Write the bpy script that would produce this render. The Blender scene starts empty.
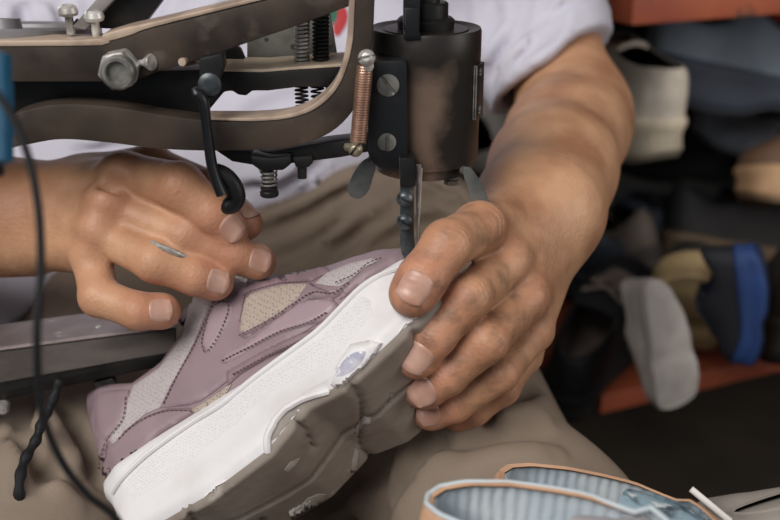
import bpy, bmesh, math, random
import numpy as np
from mathutils import Vector, Matrix, noise as mnoise
from mathutils.bvhtree import BVHTree
from mathutils.geometry import delaunay_2d_cdt
random.seed(7); rng = np.random.default_rng(7)
scn = bpy.context.scene
COL = scn.collection
PI = math.pi
# ------------------------------------------------------------------ camera frame (used only to measure real positions)
F = 50/36*780.0
PITCH = math.radians(21)
CP, SP = math.cos(PITCH), math.sin(PITCH)
CAM = np.array([0, 0, 0.92])
AX = np.array([1., 0, 0]); AU = np.array([0, SP, CP]); AF = np.array([0, CP, -SP])
def W(px, py, d):
    return CAM + AX*((px-390)/F*d) + AU*((260-py)/F*d) + AF*d
def onY(px, py, Y):
    r = AX*((px-390)/F) + AU*((260-py)/F) + AF
    return CAM + r*(Y/r[1])
def ray(px, py):
    r = AX*((px-390)/F) + AU*((260-py)/F) + AF
    return r/np.linalg.norm(r)
def V(a): return Vector((float(a[0]), float(a[1]), float(a[2])))
# ------------------------------------------------------------------ materials
def mat(name, c, rough=.6, metal=0., c2=None, scale=20., detail=6., lo=.4, hi=.6, bump=0., bscale=200., bdist=.001,
        sss=0., weave=0., spec=.5, aniso=None, c3=None, s3=60., lo3=.6, hi3=.68, rough2=None, stretch=None):
    m = bpy.data.materials.new(name); m.use_nodes = True
    nt = m.node_tree; n = nt.nodes; l = nt.links
    b = n['Principled BSDF']
    b.inputs['Roughness'].default_value = rough; b.inputs['Metallic'].default_value = metal
    b.inputs['Specular IOR Level'].default_value = spec
    tc = n.new('ShaderNodeTexCoord'); vec = tc.outputs['Object']
    if stretch:
        mp = n.new('ShaderNodeMapping'); mp.inputs['Scale'].default_value = stretch; l.new(vec, mp.inputs[0]); vec = mp.outputs[0]
    col = None
    if c2 is not None:
        nz = n.new('ShaderNodeTexNoise'); nz.inputs['Scale'].default_value = scale; nz.inputs['Detail'].default_value = detail
        l.new(vec, nz.inputs['Vector'])
        rp = n.new('ShaderNodeValToRGB'); rp.color_ramp.elements[0].position = lo; rp.color_ramp.elements[1].position = hi
        rp.color_ramp.elements[0].color = (*c, 1); rp.color_ramp.elements[1].color = (*c2, 1)
        l.new(nz.outputs['Fac'], rp.inputs[0]); col = rp.outputs[0]
        if rough2 is not None:
            mr = n.new('ShaderNodeMapRange'); mr.inputs[1].default_value = lo; mr.inputs[2].default_value = hi
            mr.inputs[3].default_value = rough; mr.inputs[4].default_value = rough2
            l.new(nz.outputs['Fac'], mr.inputs[0]); l.new(mr.outputs[0], b.inputs['Roughness'])
        if c3 is not None:
            n3 = n.new('ShaderNodeTexNoise'); n3.inputs['Scale'].default_value = s3; n3.inputs['Detail'].default_value = 8
            l.new(vec, n3.inputs['Vector'])
            r3 = n.new('ShaderNodeMapRange'); r3.inputs[1].default_value = lo3; r3.inputs[2].default_value = hi3
            l.new(n3.outputs['Fac'], r3.inputs[0])
            mx = n.new('ShaderNodeMix'); mx.data_type = 'RGBA'; l.new(r3.outputs[0], mx.inputs[0]); l.new(col, mx.inputs[6])
            mx.inputs[7].default_value = (*c3, 1); col = mx.outputs[2]
        l.new(col, b.inputs['Base Color'])
    else:
        b.inputs['Base Color'].default_value = (*c, 1)
    if bump or weave:
        bp = n.new('ShaderNodeBump'); bp.inputs['Strength'].default_value = bump or weave; bp.inputs['Distance'].default_value = bdist
        if weave:
            w1 = n.new('ShaderNodeTexWave'); w1.inputs['Scale'].default_value = bscale; w1.bands_direction = 'DIAGONAL'
            w2 = n.new('ShaderNodeTexWave'); w2.inputs['Scale'].default_value = bscale*1.1; w2.bands_direction = 'X'
            l.new(vec, w1.inputs[0]); l.new(vec, w2.inputs[0])
            ad = n.new('ShaderNodeMath'); ad.operation = 'MULTIPLY'; l.new(w1.outputs['Fac'], ad.inputs[0]); l.new(w2.outputs['Fac'], ad.inputs[1])
            l.new(ad.outputs[0], bp.inputs['Height'])
        else:
            nb = n.new('ShaderNodeTexNoise'); nb.inputs['Scale'].default_value = bscale; nb.inputs['Detail'].default_value = 4
            l.new(vec, nb.inputs['Vector']); l.new(nb.outputs['Fac'], bp.inputs['Height'])
        l.new(bp.outputs[0], b.inputs['Normal'])
    if sss:
        b.inputs['Subsurface Weight'].default_value = sss
        b.inputs['Subsurface Radius'].default_value = (.9, .35, .2)
        b.inputs['Subsurface Scale'].default_value = .006
    return m

def mesh_mat(name, c, hole, scale):
    """knitted mesh: light threads round small dark holes"""
    m = bpy.data.materials.new(name); m.use_nodes = True
    nt = m.node_tree; n = nt.nodes; l = nt.links; b = n['Principled BSDF']; b.inputs['Roughness'].default_value = .85
    tc = n.new('ShaderNodeTexCoord')
    vo = n.new('ShaderNodeTexVoronoi'); vo.inputs['Scale'].default_value = scale; vo.inputs['Randomness'].default_value = .35
    l.new(tc.outputs['Object'], vo.inputs['Vector'])
    rp = n.new('ShaderNodeValToRGB'); rp.color_ramp.elements[0].position = .12; rp.color_ramp.elements[1].position = .38
    rp.color_ramp.elements[0].color = (*hole, 1); rp.color_ramp.elements[1].color = (*c, 1)
    l.new(vo.outputs['Distance'], rp.inputs[0]); l.new(rp.outputs[0], b.inputs['Base Color'])
    bp = n.new('ShaderNodeBump'); bp.inputs['Strength'].default_value = .6; bp.inputs['Distance'].default_value = .0006
    l.new(vo.outputs['Distance'], bp.inputs['Height']); l.new(bp.outputs[0], b.inputs['Normal'])
    return m

def skin_mat():
    m = bpy.data.materials.new('skin'); m.use_nodes = True
    nt = m.node_tree; n = nt.nodes; l = nt.links; b = n['Principled BSDF']
    b.inputs['Roughness'].default_value = .5; b.inputs['Specular IOR Level'].default_value = .4
    b.inputs['Subsurface Weight'].default_value = .06
    b.inputs['Subsurface Radius'].default_value = (.9, .35, .2); b.inputs['Subsurface Scale'].default_value = .005
    tc = n.new('ShaderNodeTexCoord'); o = tc.outputs['Object']
    nz = n.new('ShaderNodeTexNoise'); nz.inputs['Scale'].default_value = 28; nz.inputs['Detail'].default_value = 8; l.new(o, nz.inputs['Vector'])
    rp = n.new('ShaderNodeValToRGB'); rp.color_ramp.elements[0].position = .34; rp.color_ramp.elements[1].position = .66
    rp.color_ramp.elements[0].color = (.37, .180, .098, 1); rp.color_ramp.elements[1].color = (.56, .315, .185, 1)
    l.new(nz.outputs['Fac'], rp.inputs[0])
    at = n.new('ShaderNodeAttribute'); at.attribute_name = 'blush'
    mx = n.new('ShaderNodeMix'); mx.data_type = 'RGBA'; l.new(at.outputs['Fac'], mx.inputs[0]); l.new(rp.outputs[0], mx.inputs[6])
    mx.inputs[7].default_value = (.50, .225, .14, 1)
    # grime of the trade on the fingers
    n2 = n.new('ShaderNodeTexNoise'); n2.inputs['Scale'].default_value = 90; n2.inputs['Detail'].default_value = 6; l.new(o, n2.inputs['Vector'])
    m2 = n.new('ShaderNodeMapRange'); m2.inputs[1].default_value = .46; m2.inputs[2].default_value = .72; m2.inputs[4].default_value = .75
    l.new(n2.outputs['Fac'], m2.inputs[0])
    ag = n.new('ShaderNodeAttribute'); ag.attribute_name = 'grime'
    mu = n.new('ShaderNodeMath'); mu.operation = 'MULTIPLY'; l.new(m2.outputs[0], mu.inputs[0]); l.new(ag.outputs['Fac'], mu.inputs[1])
    m3 = n.new('ShaderNodeMix'); m3.data_type = 'RGBA'; l.new(mu.outputs[0], m3.inputs[0]); l.new(mx.outputs[2], m3.inputs[6])
    m3.inputs[7].default_value = (.13, .075, .05, 1)
    l.new(m3.outputs[2], b.inputs['Base Color'])
    bp = n.new('ShaderNodeBump'); bp.inputs['Strength'].default_value = .38; bp.inputs['Distance'].default_value = .0012
    vo = n.new('ShaderNodeTexVoronoi'); vo.inputs['Scale'].default_value = 480; l.new(o, vo.inputs['Vector'])
    nf = n.new('ShaderNodeTexNoise'); nf.inputs['Scale'].default_value = 120; nf.inputs['Detail'].default_value = 5; l.new(o, nf.inputs['Vector'])
    ad = n.new('ShaderNodeMath'); ad.operation = 'MULTIPLY_ADD'; l.new(vo.outputs['Distance'], ad.inputs[0]); ad.inputs[1].default_value = .35; l.new(nf.outputs['Fac'], ad.inputs[2])
    l.new(ad.outputs[0], bp.inputs['Height']); l.new(bp.outputs[0], b.inputs['Normal'])
    return m

M = dict(
 skin=skin_mat(),
 nail=mat('nail', (.47,.245,.18), .34, c2=(.56,.33,.26), scale=60, sss=.1),
 nail_edge=mat('nail_dirt', (.12,.08,.06), .7),
 shirt=mat('shirt_cotton', (.56,.545,.63), .85, weave=.25, bscale=600, bdist=.0006),
 trousers=mat('khaki_cloth', (.26,.20,.152), .9, c2=(.19,.147,.112), scale=9, lo=.35, hi=.7, c3=(.42,.37,.31), s3=38, lo3=.70, hi3=.74, bump=.3, bscale=420, bdist=.0008),
 iron=mat('worn_brown_iron', (.024,.018,.015), .56, .05, spec=.22, c2=(.085,.060,.045), scale=22, lo=.36, hi=.74, c3=(.13,.10,.08), s3=34, lo3=.56, hi3=.74, bump=.25, bscale=140, bdist=.0006),
 edge=mat('bare_worn_steel', (.46,.35,.27), .5, .2, c2=(.30,.22,.17), scale=60, bump=.15, bscale=200, bdist=.0004),
 black=mat('black_oily_iron', (.007,.007,.008), .45, .1, spec=.3, c2=(.018,.017,.016), scale=40, bump=.2, bscale=180, bdist=.0005),
 blackplate=mat('black_lacquer', (.009,.010,.012), .36, .1, spec=.4, c2=(.022,.022,.024), scale=70, lo=.5, hi=.75),
 steel=mat('nickel_steel', (.62,.60,.57), .36, .4, c2=(.26,.24,.22), scale=90),
 dullsteel=mat('dull_steel', (.25,.24,.22), .45, .5, c2=(.12,.115,.105), scale=110, bump=.1, bscale=300, bdist=.0003),
 blued=mat('blued_steel', (.05,.06,.066), .36, .5, c2=(.14,.15,.155), scale=120, lo=.45, hi=.8),
 copper=mat('coppered_wire', (.42,.26,.19), .4, .75, c2=(.30,.18,.13), scale=100),
 galv=mat('mottled_grey_plate', (.19,.185,.165), .6, .25, c2=(.13,.125,.11), scale=70, c3=(.05,.045,.04), s3=120, lo3=.62, hi3=.68),
 bracket=mat('pale_grey_bracket', (.30,.27,.26), .5, .5, c2=(.22,.20,.19), scale=80),
 wheelm=mat('grey_wheel_rim', (.20,.19,.20), .5, .4, c2=(.27,.25,.26), scale=30),
 tanpatch=mat('tan_worn_patch', (.48,.33,.20), .6),
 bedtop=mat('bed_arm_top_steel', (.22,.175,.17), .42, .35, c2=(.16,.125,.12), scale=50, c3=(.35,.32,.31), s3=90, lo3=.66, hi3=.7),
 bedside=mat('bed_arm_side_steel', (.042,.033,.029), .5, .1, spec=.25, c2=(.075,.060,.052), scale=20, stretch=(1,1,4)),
 thread=mat('thread', (.45,.38,.33), .8),
 cable=mat('black_rubber', (.012,.012,.013), .6, spec=.2),
 blue=mat('blue_plastic', (.010,.12,.24), .45),
 mauve=mat('mauve_leather', (.285,.205,.228), .52, c2=(.25,.18,.20), scale=35, bump=.18, bscale=700, bdist=.0005),
 mauve_d=mat('mauve_leather_darker', (.245,.165,.185), .55, c2=(.21,.14,.16), scale=35, bump=.18, bscale=700, bdist=.0005),
 mauve_l=mat('mauve_satin_leather', (.35,.26,.29), .42, c2=(.36,.26,.29), scale=35, bump=.15, bscale=700, bdist=.0005),
 knit=mesh_mat('beige_mesh', (.42,.345,.29), (.16,.12,.11), 520),
 knit_g=mesh_mat('silver_grey_mesh', (.44,.39,.395), (.24,.20,.21), 620),
 stitch=mat('plum_thread', (.13,.075,.09), .8),
 midsole=mat('white_foam', (.72,.70,.71), .55, c2=(.64,.61,.61), scale=40, lo=.45, hi=.75, c3=(.50,.46,.43), s3=55, lo3=.68, hi3=.78, bump=.12, bscale=300, bdist=.0005),
 ribbed=mesh_mat('white_textured_band', (.71,.69,.70), (.58,.55,.56), 700),
 outsole=mat('dirty_outsole_rubber', (.21,.17,.14), .62, c2=(.33,.285,.25), scale=22, lo=.35, hi=.7, c3=(.42,.38,.34), s3=48, lo3=.66, hi3=.76, bump=.35, bscale=160, bdist=.0012),
 outsole_l=mat('scuffed_pale_rubber', (.40,.36,.33), .6, c2=(.28,.24,.21), scale=40, bump=.3, bscale=200, bdist=.0008),
 smudge=mat('white_block_with_ink', (.74,.72,.73), .5, c2=(.56,.53,.51), scale=60, lo=.5, hi=.75),
 ink=mat('violet_grey_ink', (.34,.33,.43), .6, c2=(.50,.49,.55), scale=140),
 lining=mat('mauve_lining', (.26,.19,.20), .9),
)
# ------------------------------------------------------------------ object helpers
def link(name, me, m=None, parent=None, smooth=True):
    if m is not None:
        for x in (m if isinstance(m, (list, tuple)) else [m]): me.materials.append(x)
    if smooth:
        me.polygons.foreach_set('use_smooth', [True]*len(me.polygons))
    o = bpy.data.objects.new(name, me); COL.objects.link(o)
    if parent is not None:
        o.parent = parent
        o.matrix_parent_inverse = Matrix.Translation(-parent_world(parent))
    return o
def parent_world(p):
    return p.location.copy() if p.parent is None else Vector((0, 0, 0))   # parts are built in place
def thing(name, label, cat, loc, group=None):
    o = bpy.data.objects.new(name, None); COL.objects.link(o); o.location = V(loc); o.empty_display_size = .02
    o['label'] = label; o['category'] = cat
    if group: o['group'] = group
    return o
def tag(o, label, cat, group=None):
    o['label'] = label; o['category'] = cat
    if group: o['group'] = group
    return o
def structure(o): o['kind'] = 'structure'; return o
class MB:
    """collects shapes of ONE part"""
    def __init__(s): s.v = []; s.f = []
    def add(s, vs, fs):
        k = len(s.v); s.v += [tuple(map(float, x)) for x in vs]; s.f += [tuple(i+k for i in q) for q in fs]; return s
    def bm(s, bm):
        bm.verts.index_update(); s.add([v.co[:] for v in bm.verts], [[v.index for v in q.verts] for q in bm.faces]); bm.free(); return s
    def build(s, name, m=None, parent=None, smooth=True, sharp=35):
        me = bpy.data.meshes.new(name); me.from_pydata(s.v, [], s.f); me.update()
        o = link(name, me, m, parent, smooth)
        if smooth and sharp:
            me.set_sharp_from_angle(angle=math.radians(sharp))
        return o
def catmull(pts, n=8, closed=False):
    P = np.array(pts, float); N = len(P); out = []
    rngs = range(N) if closed else range(N-1)
    for i in rngs:
        if closed: p0, p1, p2, p3 = P[i-1], P[i], P[(i+1) % N], P[(i+2) % N]
        else: p0, p1, p2, p3 = P[max(i-1, 0)], P[i], P[i+1], P[min(i+2, N-1)]
        for k in range(n):
            t = k/n
            out.append(.5*((2*p1)+(-p0+p2)*t+(2*p0-5*p1+4*p2-p3)*t*t+(-p0+3*p1-3*p2+p3)*t**3))
    if not closed: out.append(P[-1])
    return np.array(out)
def tube(mb, pts, r, n=12, cap=True, squash=None):
    P = np.array(pts, float); N = len(P); R = np.broadcast_to(np.array(r, float), (N,))
    T = np.gradient(P, axis=0); T /= np.linalg.norm(T, axis=1)[:, None]+1e-12
    a = np.cross(T[0], [0, 0, 1.]); a = a if np.linalg.norm(a) > .1 else np.cross(T[0], [0, 1., 0]); a /= np.linalg.norm(a)
    vs = []; fs = []
    for i in range(N):
        a = a-T[i]*(a@T[i]); a /= np.linalg.norm(a); b = np.cross(T[i], a)
        for k in range(n):
            th = 2*PI*k/n
            vs.append(P[i]+R[i]*(math.cos(th)*a+math.sin(th)*b*(squash or 1)))
    for i in range(N-1):
        for k in range(n):
            k2 = (k+1) % n; fs.append((i*n+k, i*n+k2, (i+1)*n+k2, (i+1)*n+k))
    if cap: fs.append(tuple(range(n))[::-1]); fs.append(tuple((N-1)*n+k for k in range(n)))
    return mb.add(vs, fs)
def coil(mb, a, b, R, w, turns, n=8, seg=14, squash=1.):
    a = np.array(a, float); b = np.array(b, float); t = (b-a)/np.linalg.norm(b-a)
    x = np.cross(t, [0, 1., 0]); x /= np.linalg.norm(x); y = np.cross(t, x)
    N = int(turns*seg)
    pts = [a+(b-a)*i/N+R*(math.cos(2*PI*i/seg)*x+math.sin(2*PI*i/seg)*y) for i in range(N+1)]
    return tube(mb, pts, w, n)
def frame(axis, hint=(1, 0, 0)):
    z = np.array(axis, float); z /= np.linalg.norm(z); x = np.array(hint, float); x -= z*(x@z)
    if np.linalg.norm(x) < 1e-4: x = np.cross(z, [0, 1, .3])
    x /= np.linalg.norm(x); return x, np.cross(z, x), z
def lathe(mb, o, axis, prof, n=32, hint=(1, 0, 0), slot=None):
    """prof: (r, h) rings along axis; ends close on the axis; slot = (half width, depth, rotation)"""
    x, y, z = frame(axis, hint); o = np.array(o, float); vs = []; fs = []
    hmax = max(h for r, h in prof)
    for r, h in prof:
        for k in range(n):
            c, s = r*math.cos(2*PI*k/n), r*math.sin(2*PI*k/n); hh = h
            if slot and h > hmax-slot[1]*1.2:
                q = abs(-c*math.sin(slot[2])+s*math.cos(slot[2]))
                if q < slot[0]: hh = h-slot[1]
            vs.append(o+x*c+y*s+z*hh)
    for i in range(len(prof)-1):
        for k in range(n):
            k2 = (k+1) % n; fs.append((i*n+k, i*n+k2, (i+1)*n+k2, (i+1)*n+k))
    if prof[0][0] > 1e-6: fs.append(tuple(range(n))[::-1])
    if prof[-1][0] > 1e-6: fs.append(tuple((len(prof)-1)*n+k for k in range(n)))
    return mb.add(vs, fs)
def screw_head(mb, o, axis, r, h, ang=.6, dome=.35, slot=True, n=40):
    pr = [(r*.96, -.0005), (r, h*.15), (r, h*(1-dome))]
    for k in range(1, 14):
        t = k/13; pr.append((r*(1-t), h*(1-dome)+h*dome*math.sin(min(1, t*1.6)*PI/2)))
    return lathe(mb, o, axis, pr, n, slot=(r*.14, h*.5, ang) if slot else None)
def box(mb, c, axes, half, bev=.0):
    bm = bmesh.new(); bmesh.ops.create_cube(bm, size=2)
    x, y, z = axes
    for v in bm.verts:
        p = np.array(c)+np.array(x)*v.co.x*half[0]+np.array(y)*v.co.y*half[1]+np.array(z)*v.co.z*half[2]; v.co = V(p)
    bmesh.ops.recalc_face_normals(bm, faces=bm.faces)
    if bev: bmesh.ops.bevel(bm, geom=bm.edges[:], offset=bev, segments=2, profile=.6, affect='EDGES')
    return mb.bm(bm)
XYZ = ((1, 0, 0), (0, 1, 0), (0, 0, 1))
def prism(mb, pts, ext, bev=.0012):
    bm = bmesh.new(); vs = [bm.verts.new(V(p)) for p in pts]; f = bm.faces.new(vs)
    r = bmesh.ops.extrude_face_region(bm, geom=[f])
    for g in r['geom']:
        if isinstance(g, bmesh.types.BMVert): g.co += V(ext)
    bmesh.ops.recalc_face_normals(bm, faces=bm.faces)
    if bev:
        E = [e for e in bm.edges if len(e.link_faces) == 2 and e.calc_face_angle(0) > .5]
        bmesh.ops.bevel(bm, geom=E, offset=bev, segments=2, profile=.6, affect='EDGES')
    big = [q for q in bm.faces if len(q.verts) > 4]
    bmesh.ops.triangulate(bm, faces=big)
    return mb.bm(bm)
def ribbon(cl, wd, n=6):
    P = catmull([(p[0], p[1], w) for p, w in zip(cl, wd)], n); c = P[:, :2]; w = P[:, 2:]
    t = np.gradient(c, axis=0); t /= np.linalg.norm(t, axis=1)[:, None]; nn = np.stack([-t[:, 1], t[:, 0]], 1)
    return np.concatenate([c+nn*w/2, (c-nn*w/2)[::-1]])
def pxprism(mb, poly, Y, th, bev=.0012): return prism(mb, [onY(p[0], p[1], Y) for p in poly], (0, th, 0), bev)
# ------------------------------------------------------------------ signed distance bodies -> meshes
class SDF:
    def __init__(s): s.p = []; s.post = []
    def cone(s, a, b, ra, rb, k=.006, op='+'):
        s.p.append((np.array(a, float), np.array(b, float), ra, rb, k, op, None)); return s
    def ell(s, c, axes, rad, k=.006, op='+'):
        s.p.append((np.array(c, float), np.array(axes, float), np.array(rad, float), 0, k, op, 'e')); return s
    def plane(s, o, n, k=.002):
        n = np.array(n, float); s.post.append((np.array(o, float), n/np.linalg.norm(n), k)); return s
    disp = None
    def __call__(s, Q):
        D = np.full(len(Q), .08)
        for a, b, ra, rb, k, op, typ in s.p:
            if typ == 'e': R = max(ra); lo = a-R; hi = a+R
            else:
                R = max(ra, rb); lo = np.minimum(a, b)-R; hi = np.maximum(a, b)+R
            mg = .045+k
            I = np.nonzero(((Q > lo-mg) & (Q < hi+mg)).all(1))[0]
            if len(I) == 0: continue
            q = Q[I]
            if typ == 'e':
                L = (q-a)@b.T; n0 = np.linalg.norm(L/ra, axis=1); n1 = np.linalg.norm(L/(ra*ra), axis=1)+1e-9
                d = n0*(n0-1)/n1
            else:
                ba = b-a; bb = ba@ba+1e-12
                t = np.clip(((q-a)@ba)/bb, 0, 1)
                d = np.linalg.norm(q-a-t[:, None]*ba, axis=1)-(ra+(rb-ra)*t)
            c = D[I]
            if op == '+':
                h = np.maximum(k-np.abs(c-d), 0)/k; D[I] = np.minimum(c, d)-h*h*k*.25
            else:
                d = -d; h = np.maximum(k-np.abs(c-d), 0)/k; D[I] = np.maximum(c, d)+h*h*k*.25
        for o, n, k in s.post:
            d = (Q-o)@n; h = np.maximum(k-np.abs(D-d), 0)/k; D = np.maximum(D, d)+h*h*k*.25
        if s.disp is not None:
            I = np.nonzero(np.abs(D) < .03)[0]
            if len(I): D[I] += s.disp(Q[I])
        return D
    def trace(s, o, d, tmax=3.):
        t = 0.; o = np.array(o, float)
        for _ in range(160):
            v = s((o+d*t)[None])[0]
            if v < .0003: break
            t += v*.7
            if t > tmax: break
        return o+d*t
    def hit(s, px, py, start=.45):
        r = ray(px, py); return s.trace(CAM+r*start, r)
class Creases:
    def __init__(s, fn): s.fn = fn; s.L = []
    def add(s, line, depth, w, ridge=.6):
        P = []
        for x, y in catmull(line, 4):
            r = ray(x, y); t = .45
            for _ in range(200):
                v = s.fn((CAM+r*t)[None])[0]
                if v < .0004 or t > 1.4: break
                t += v*.7
            if t < 1.4: P.append(CAM+r*t)
        if len(P) > 1: s.L.append((np.array(P), depth, w, ridge))
    def __call__(s, Q):
        out = np.zeros(len(Q))
        for P, dp, w, rd in s.L:
            m = w*4.5; I = np.nonzero(((Q > P.min(0)-m) & (Q < P.max(0)+m)).all(1))[0]
            if not len(I): continue
            q = Q[I]; best = np.full(len(I), 9.); tt = np.zeros(len(I)); n = len(P)-1
            for i in range(n):
                ba = P[i+1]-P[i]; t = np.clip(((q-P[i])@ba)/(ba@ba+1e-12), 0, 1); d = np.linalg.norm(q-P[i]-t[:, None]*ba, axis=1)
                b = d < best; best[b] = d[b]; tt[b] = (i+t[b])/n
            fade = np.clip(np.sin(PI*np.clip(tt, 0, 1)), 0, 1)**.6
            out[I] += dp*fade*(np.exp(-(best/w)**2)-rd*np.exp(-((best-2.1*w)/(1.1*w))**2))
        return out
def sdf_mesh(f, lo, hi, h, nb=8):
    lo = np.array(lo, float); hi = np.array(hi, float); B = h*nb
    nblk = np.ceil((hi-lo)/B).astype(int)
    g = np.stack(np.meshgrid(*[np.arange(k) for k in nblk], indexing='ij'), -1).reshape(-1, 3)
    cen = lo+(g+.5)*B
    v = np.concatenate([f(cen[i:i+200000]) for i in range(0, len(cen), 200000)])
    g = g[np.abs(v) < B*.87+.010]
    off = np.stack(np.meshgrid(*[np.arange(nb+1)]*3, indexing='ij'), -1).reshape(-1, 3)
    lat = (g[:, None, :]*nb+off[None]).reshape(-1, 3)
    S = 1 << 20
    key = (lat[:, 0]*S+lat[:, 1])*S+lat[:, 2]
    uk, inv = np.unique(key, return_inverse=True)
    up = np.stack([uk//(S*S), (uk//S) % S, uk % S], 1)
    uv = np.concatenate([f(lo+up[i:i+400000]*h) for i in range(0, len(up), 400000)])
    val = uv[inv].reshape(len(g), nb+1, nb+1, nb+1)
    co = np.stack([val[:, i:nb+i, j:nb+j, k:nb+k] for i in (0, 1) for j in (0, 1) for k in (0, 1)], -1)
    ins = co < 0; mixed = ins.any(-1) & ~ins.all(-1)
    bi, ci, cj, ck = np.nonzero(mixed); C = co[bi, ci, cj, ck]
    cell = g[bi]*nb+np.stack([ci, cj, ck], 1)
    ck_ = (cell[:, 0]*S+cell[:, 1])*S+cell[:, 2]
    o = np.argsort(ck_); ck_ = ck_[o]; cell = cell[o]; C = C[o]
    acc = np.zeros((len(C), 3)); cnt = np.zeros(len(C))
    cr = np.array([(i, j, k) for i in (0, 1) for j in (0, 1) for k in (0, 1)])
    for a in range(8):
        for ax in range(3):
            if cr[a][ax]: continue
            b = a+(4, 2, 1)[ax]; x = C[:, a]; y = C[:, b]; m = (x < 0) != (y < 0)
            t = x[m]/(x[m]-y[m]); p = np.tile(cr[a].astype(float), (m.sum(), 1)); p[:, ax] += t
            acc[m] += p; cnt[m] += 1
    P = lo+(cell+acc/cnt[:, None])*h
    def find(q):
        kk = (q[:, 0]*S+q[:, 1])*S+q[:, 2]; i = np.searchsorted(ck_, kk); i[i >= len(ck_)] = 0
        return np.where(ck_[i] == kk, i, -1)
    quads = []
    E = np.eye(3, dtype=int)
    for ax in range(3):
        y = C[:, (4, 2, 1)[ax]]; x = C[:, 0]; m = (x < 0) != (y < 0)
        b, c = E[(ax+1) % 3], E[(ax+2) % 3]; q = cell[m]
        i0 = np.nonzero(m)[0]; i1 = find(q-b); i2 = find(q-b-c); i3 = find(q-c)
        ok = (i1 >= 0) & (i2 >= 0) & (i3 >= 0); fl = (x[m] < 0)
        Q = np.stack([i0, i1, i2, i3], 1); Q = np.where(fl[:, None], Q, Q[:, ::-1]); quads.append(Q[ok])
    Q = np.concatenate(quads)
    for _ in range(2):                       # settle on the surface
        d = f(P); e = h*.5
        G = np.stack([f(P+E[a]*e)-f(P-E[a]*e) for a in range(3)], 1)/(2*e)
        P = P-G*(d/np.maximum((G*G).sum(1), .2))[:, None]*.8
    return P, Q
def np_mesh(name, P, Q):
    me = bpy.data.meshes.new(name); me.vertices.add(len(P)); me.vertices.foreach_set('co', P.astype(np.float32).ravel())
    k = Q.shape[1]; me.loops.add(Q.size); me.loops.foreach_set('vertex_index', Q.astype(np.int32).ravel())
    me.polygons.add(len(Q)); me.polygons.foreach_set('loop_start', np.arange(0, Q.size, k, dtype=np.int32))
    me.polygons.foreach_set('loop_total', np.full(len(Q), k, np.int32)); me.update(calc_edges=True); me.validate(); return me
# ------------------------------------------------------------------ footwear
BITE_X = [0, 20, 45, 92, 129, 160, 185, 206, 222, 232, 240]
BITE_Z = [54, 51, 46, 39, 32, 30, 34, 38.5, 41.5, 43, 44]
HW_X = [0, 1.5, 6, 19.5, 45, 92, 129, 160, 185, 206, 222, 233, 238, 240]
HW_Y = [0, 9, 18, 27, 32.5, 36, 41, 44, 45, 42, 35, 23, 12, 0]
TOP_K = [0, 8, 25, 48, 70, 92, 105, 130, 160, 190, 215, 232, 240]
TOP_X = [8, 11, 22, 45, 67, 88, 103, 130, 158, 180, 192, 198, 200]
TOP_Y = [0, 9, 17, 24, 26, 26, 21, 14, 11, 9, 6, 3, 0]
TOP_Z = [126, 124, 116, 97, 95, 104, 127, 120, 98, 85, 78, 75, 74]
BOT_K = [0, 20, 64, 107, 137, 160, 190, 214, 230, 240]
BOT_Z = [20, 6, -6, -8, 0, -6, -3, 3, 9, 15]
BOT_Y = [0, 27, 38, 42, 45, 47.5, 48, 44, 30, 0]
def ring_k(n, L=240.):
    k = L*.5*(1-np.cos(np.linspace(0, PI, n)))
    return np.concatenate([k, k[-2:0:-1]]), np.concatenate([-np.ones(n), np.ones(n-2)])
def shoe_rings(n, topz=1., flat=0.):
    k, sd = ring_k(n)
    B = np.stack([k, sd*np.interp(k, HW_X, HW_Y), np.interp(k, BITE_X, BITE_Z)], 1)
    tz = np.interp(k, TOP_K, TOP_Z); tz = np.where(k < 118, tz*(1-flat)+118*flat, tz); bz = np.interp(k, TOP_K, np.interp(TOP_K, BITE_X, BITE_Z))
    T = np.stack([np.interp(k, TOP_K, TOP_X), sd*np.interp(k, TOP_K, TOP_Y), bz+(tz-bz)*topz], 1)
    by = np.interp(k, BOT_K, BOT_Y); by = np.where(k < 20, np.sqrt(np.maximum(0, 1-(1-k/20)**2))*27, by)
    by = np.where(k > 214, np.sqrt(np.maximum(0, 1-((k-214)/26)**2))*44, by)
    D = np.stack([k*1.03-4, sd*by, np.interp(k, BOT_K, BOT_Z)], 1)
    sm = lambda A: A
    return B/1000, T/1000, D/1000, k, sd
def shell(B, T, vs, sx=1., sy=1., dz=0.):
    out = []
    for v in vs:
        h = 1-math.cos(v*PI/2); w = math.sin(v*PI/2)
        R = np.empty_like(B); R[:, :2] = B[:, :2]*(1-h)+T[:, :2]*h; R[:, 2] = B[:, 2]*(1-w)+T[:, 2]*w
        R[:, 0] = .12+(R[:, 0]-.12)*sx; R[:, 1] *= sy; R[:, 2] += dz
        out.append(R)
    return out
def rings_mesh(mb, rings, S, cap_end=False, cap_start=False, flip=False):
    n = len(rings[0]); vs = [S(p) for r in rings for p in r]; fs = []
    for i in range(len(rings)-1):
        for k in range(n):
            k2 = (k+1) % n; q = (i*n+k, i*n+k2, (i+1)*n+k2, (i+1)*n+k); fs.append(q[::-1] if flip else q)
    def cap(base):
        m = n//2+1
        for k in range(m-1):
            a, b = base+k, base+k+1; c, d = base+(n-k-1) % n, base+(n-k) % n
            ids = []
            for t in (a, b, c, d):
                if t not in ids: ids.append(t)
            if len(ids) > 2: fs.append(tuple(ids))
    if cap_end: cap((len(rings)-1)*n)
    if cap_start: cap(0)
    mb.add(vs, fs)
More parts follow.
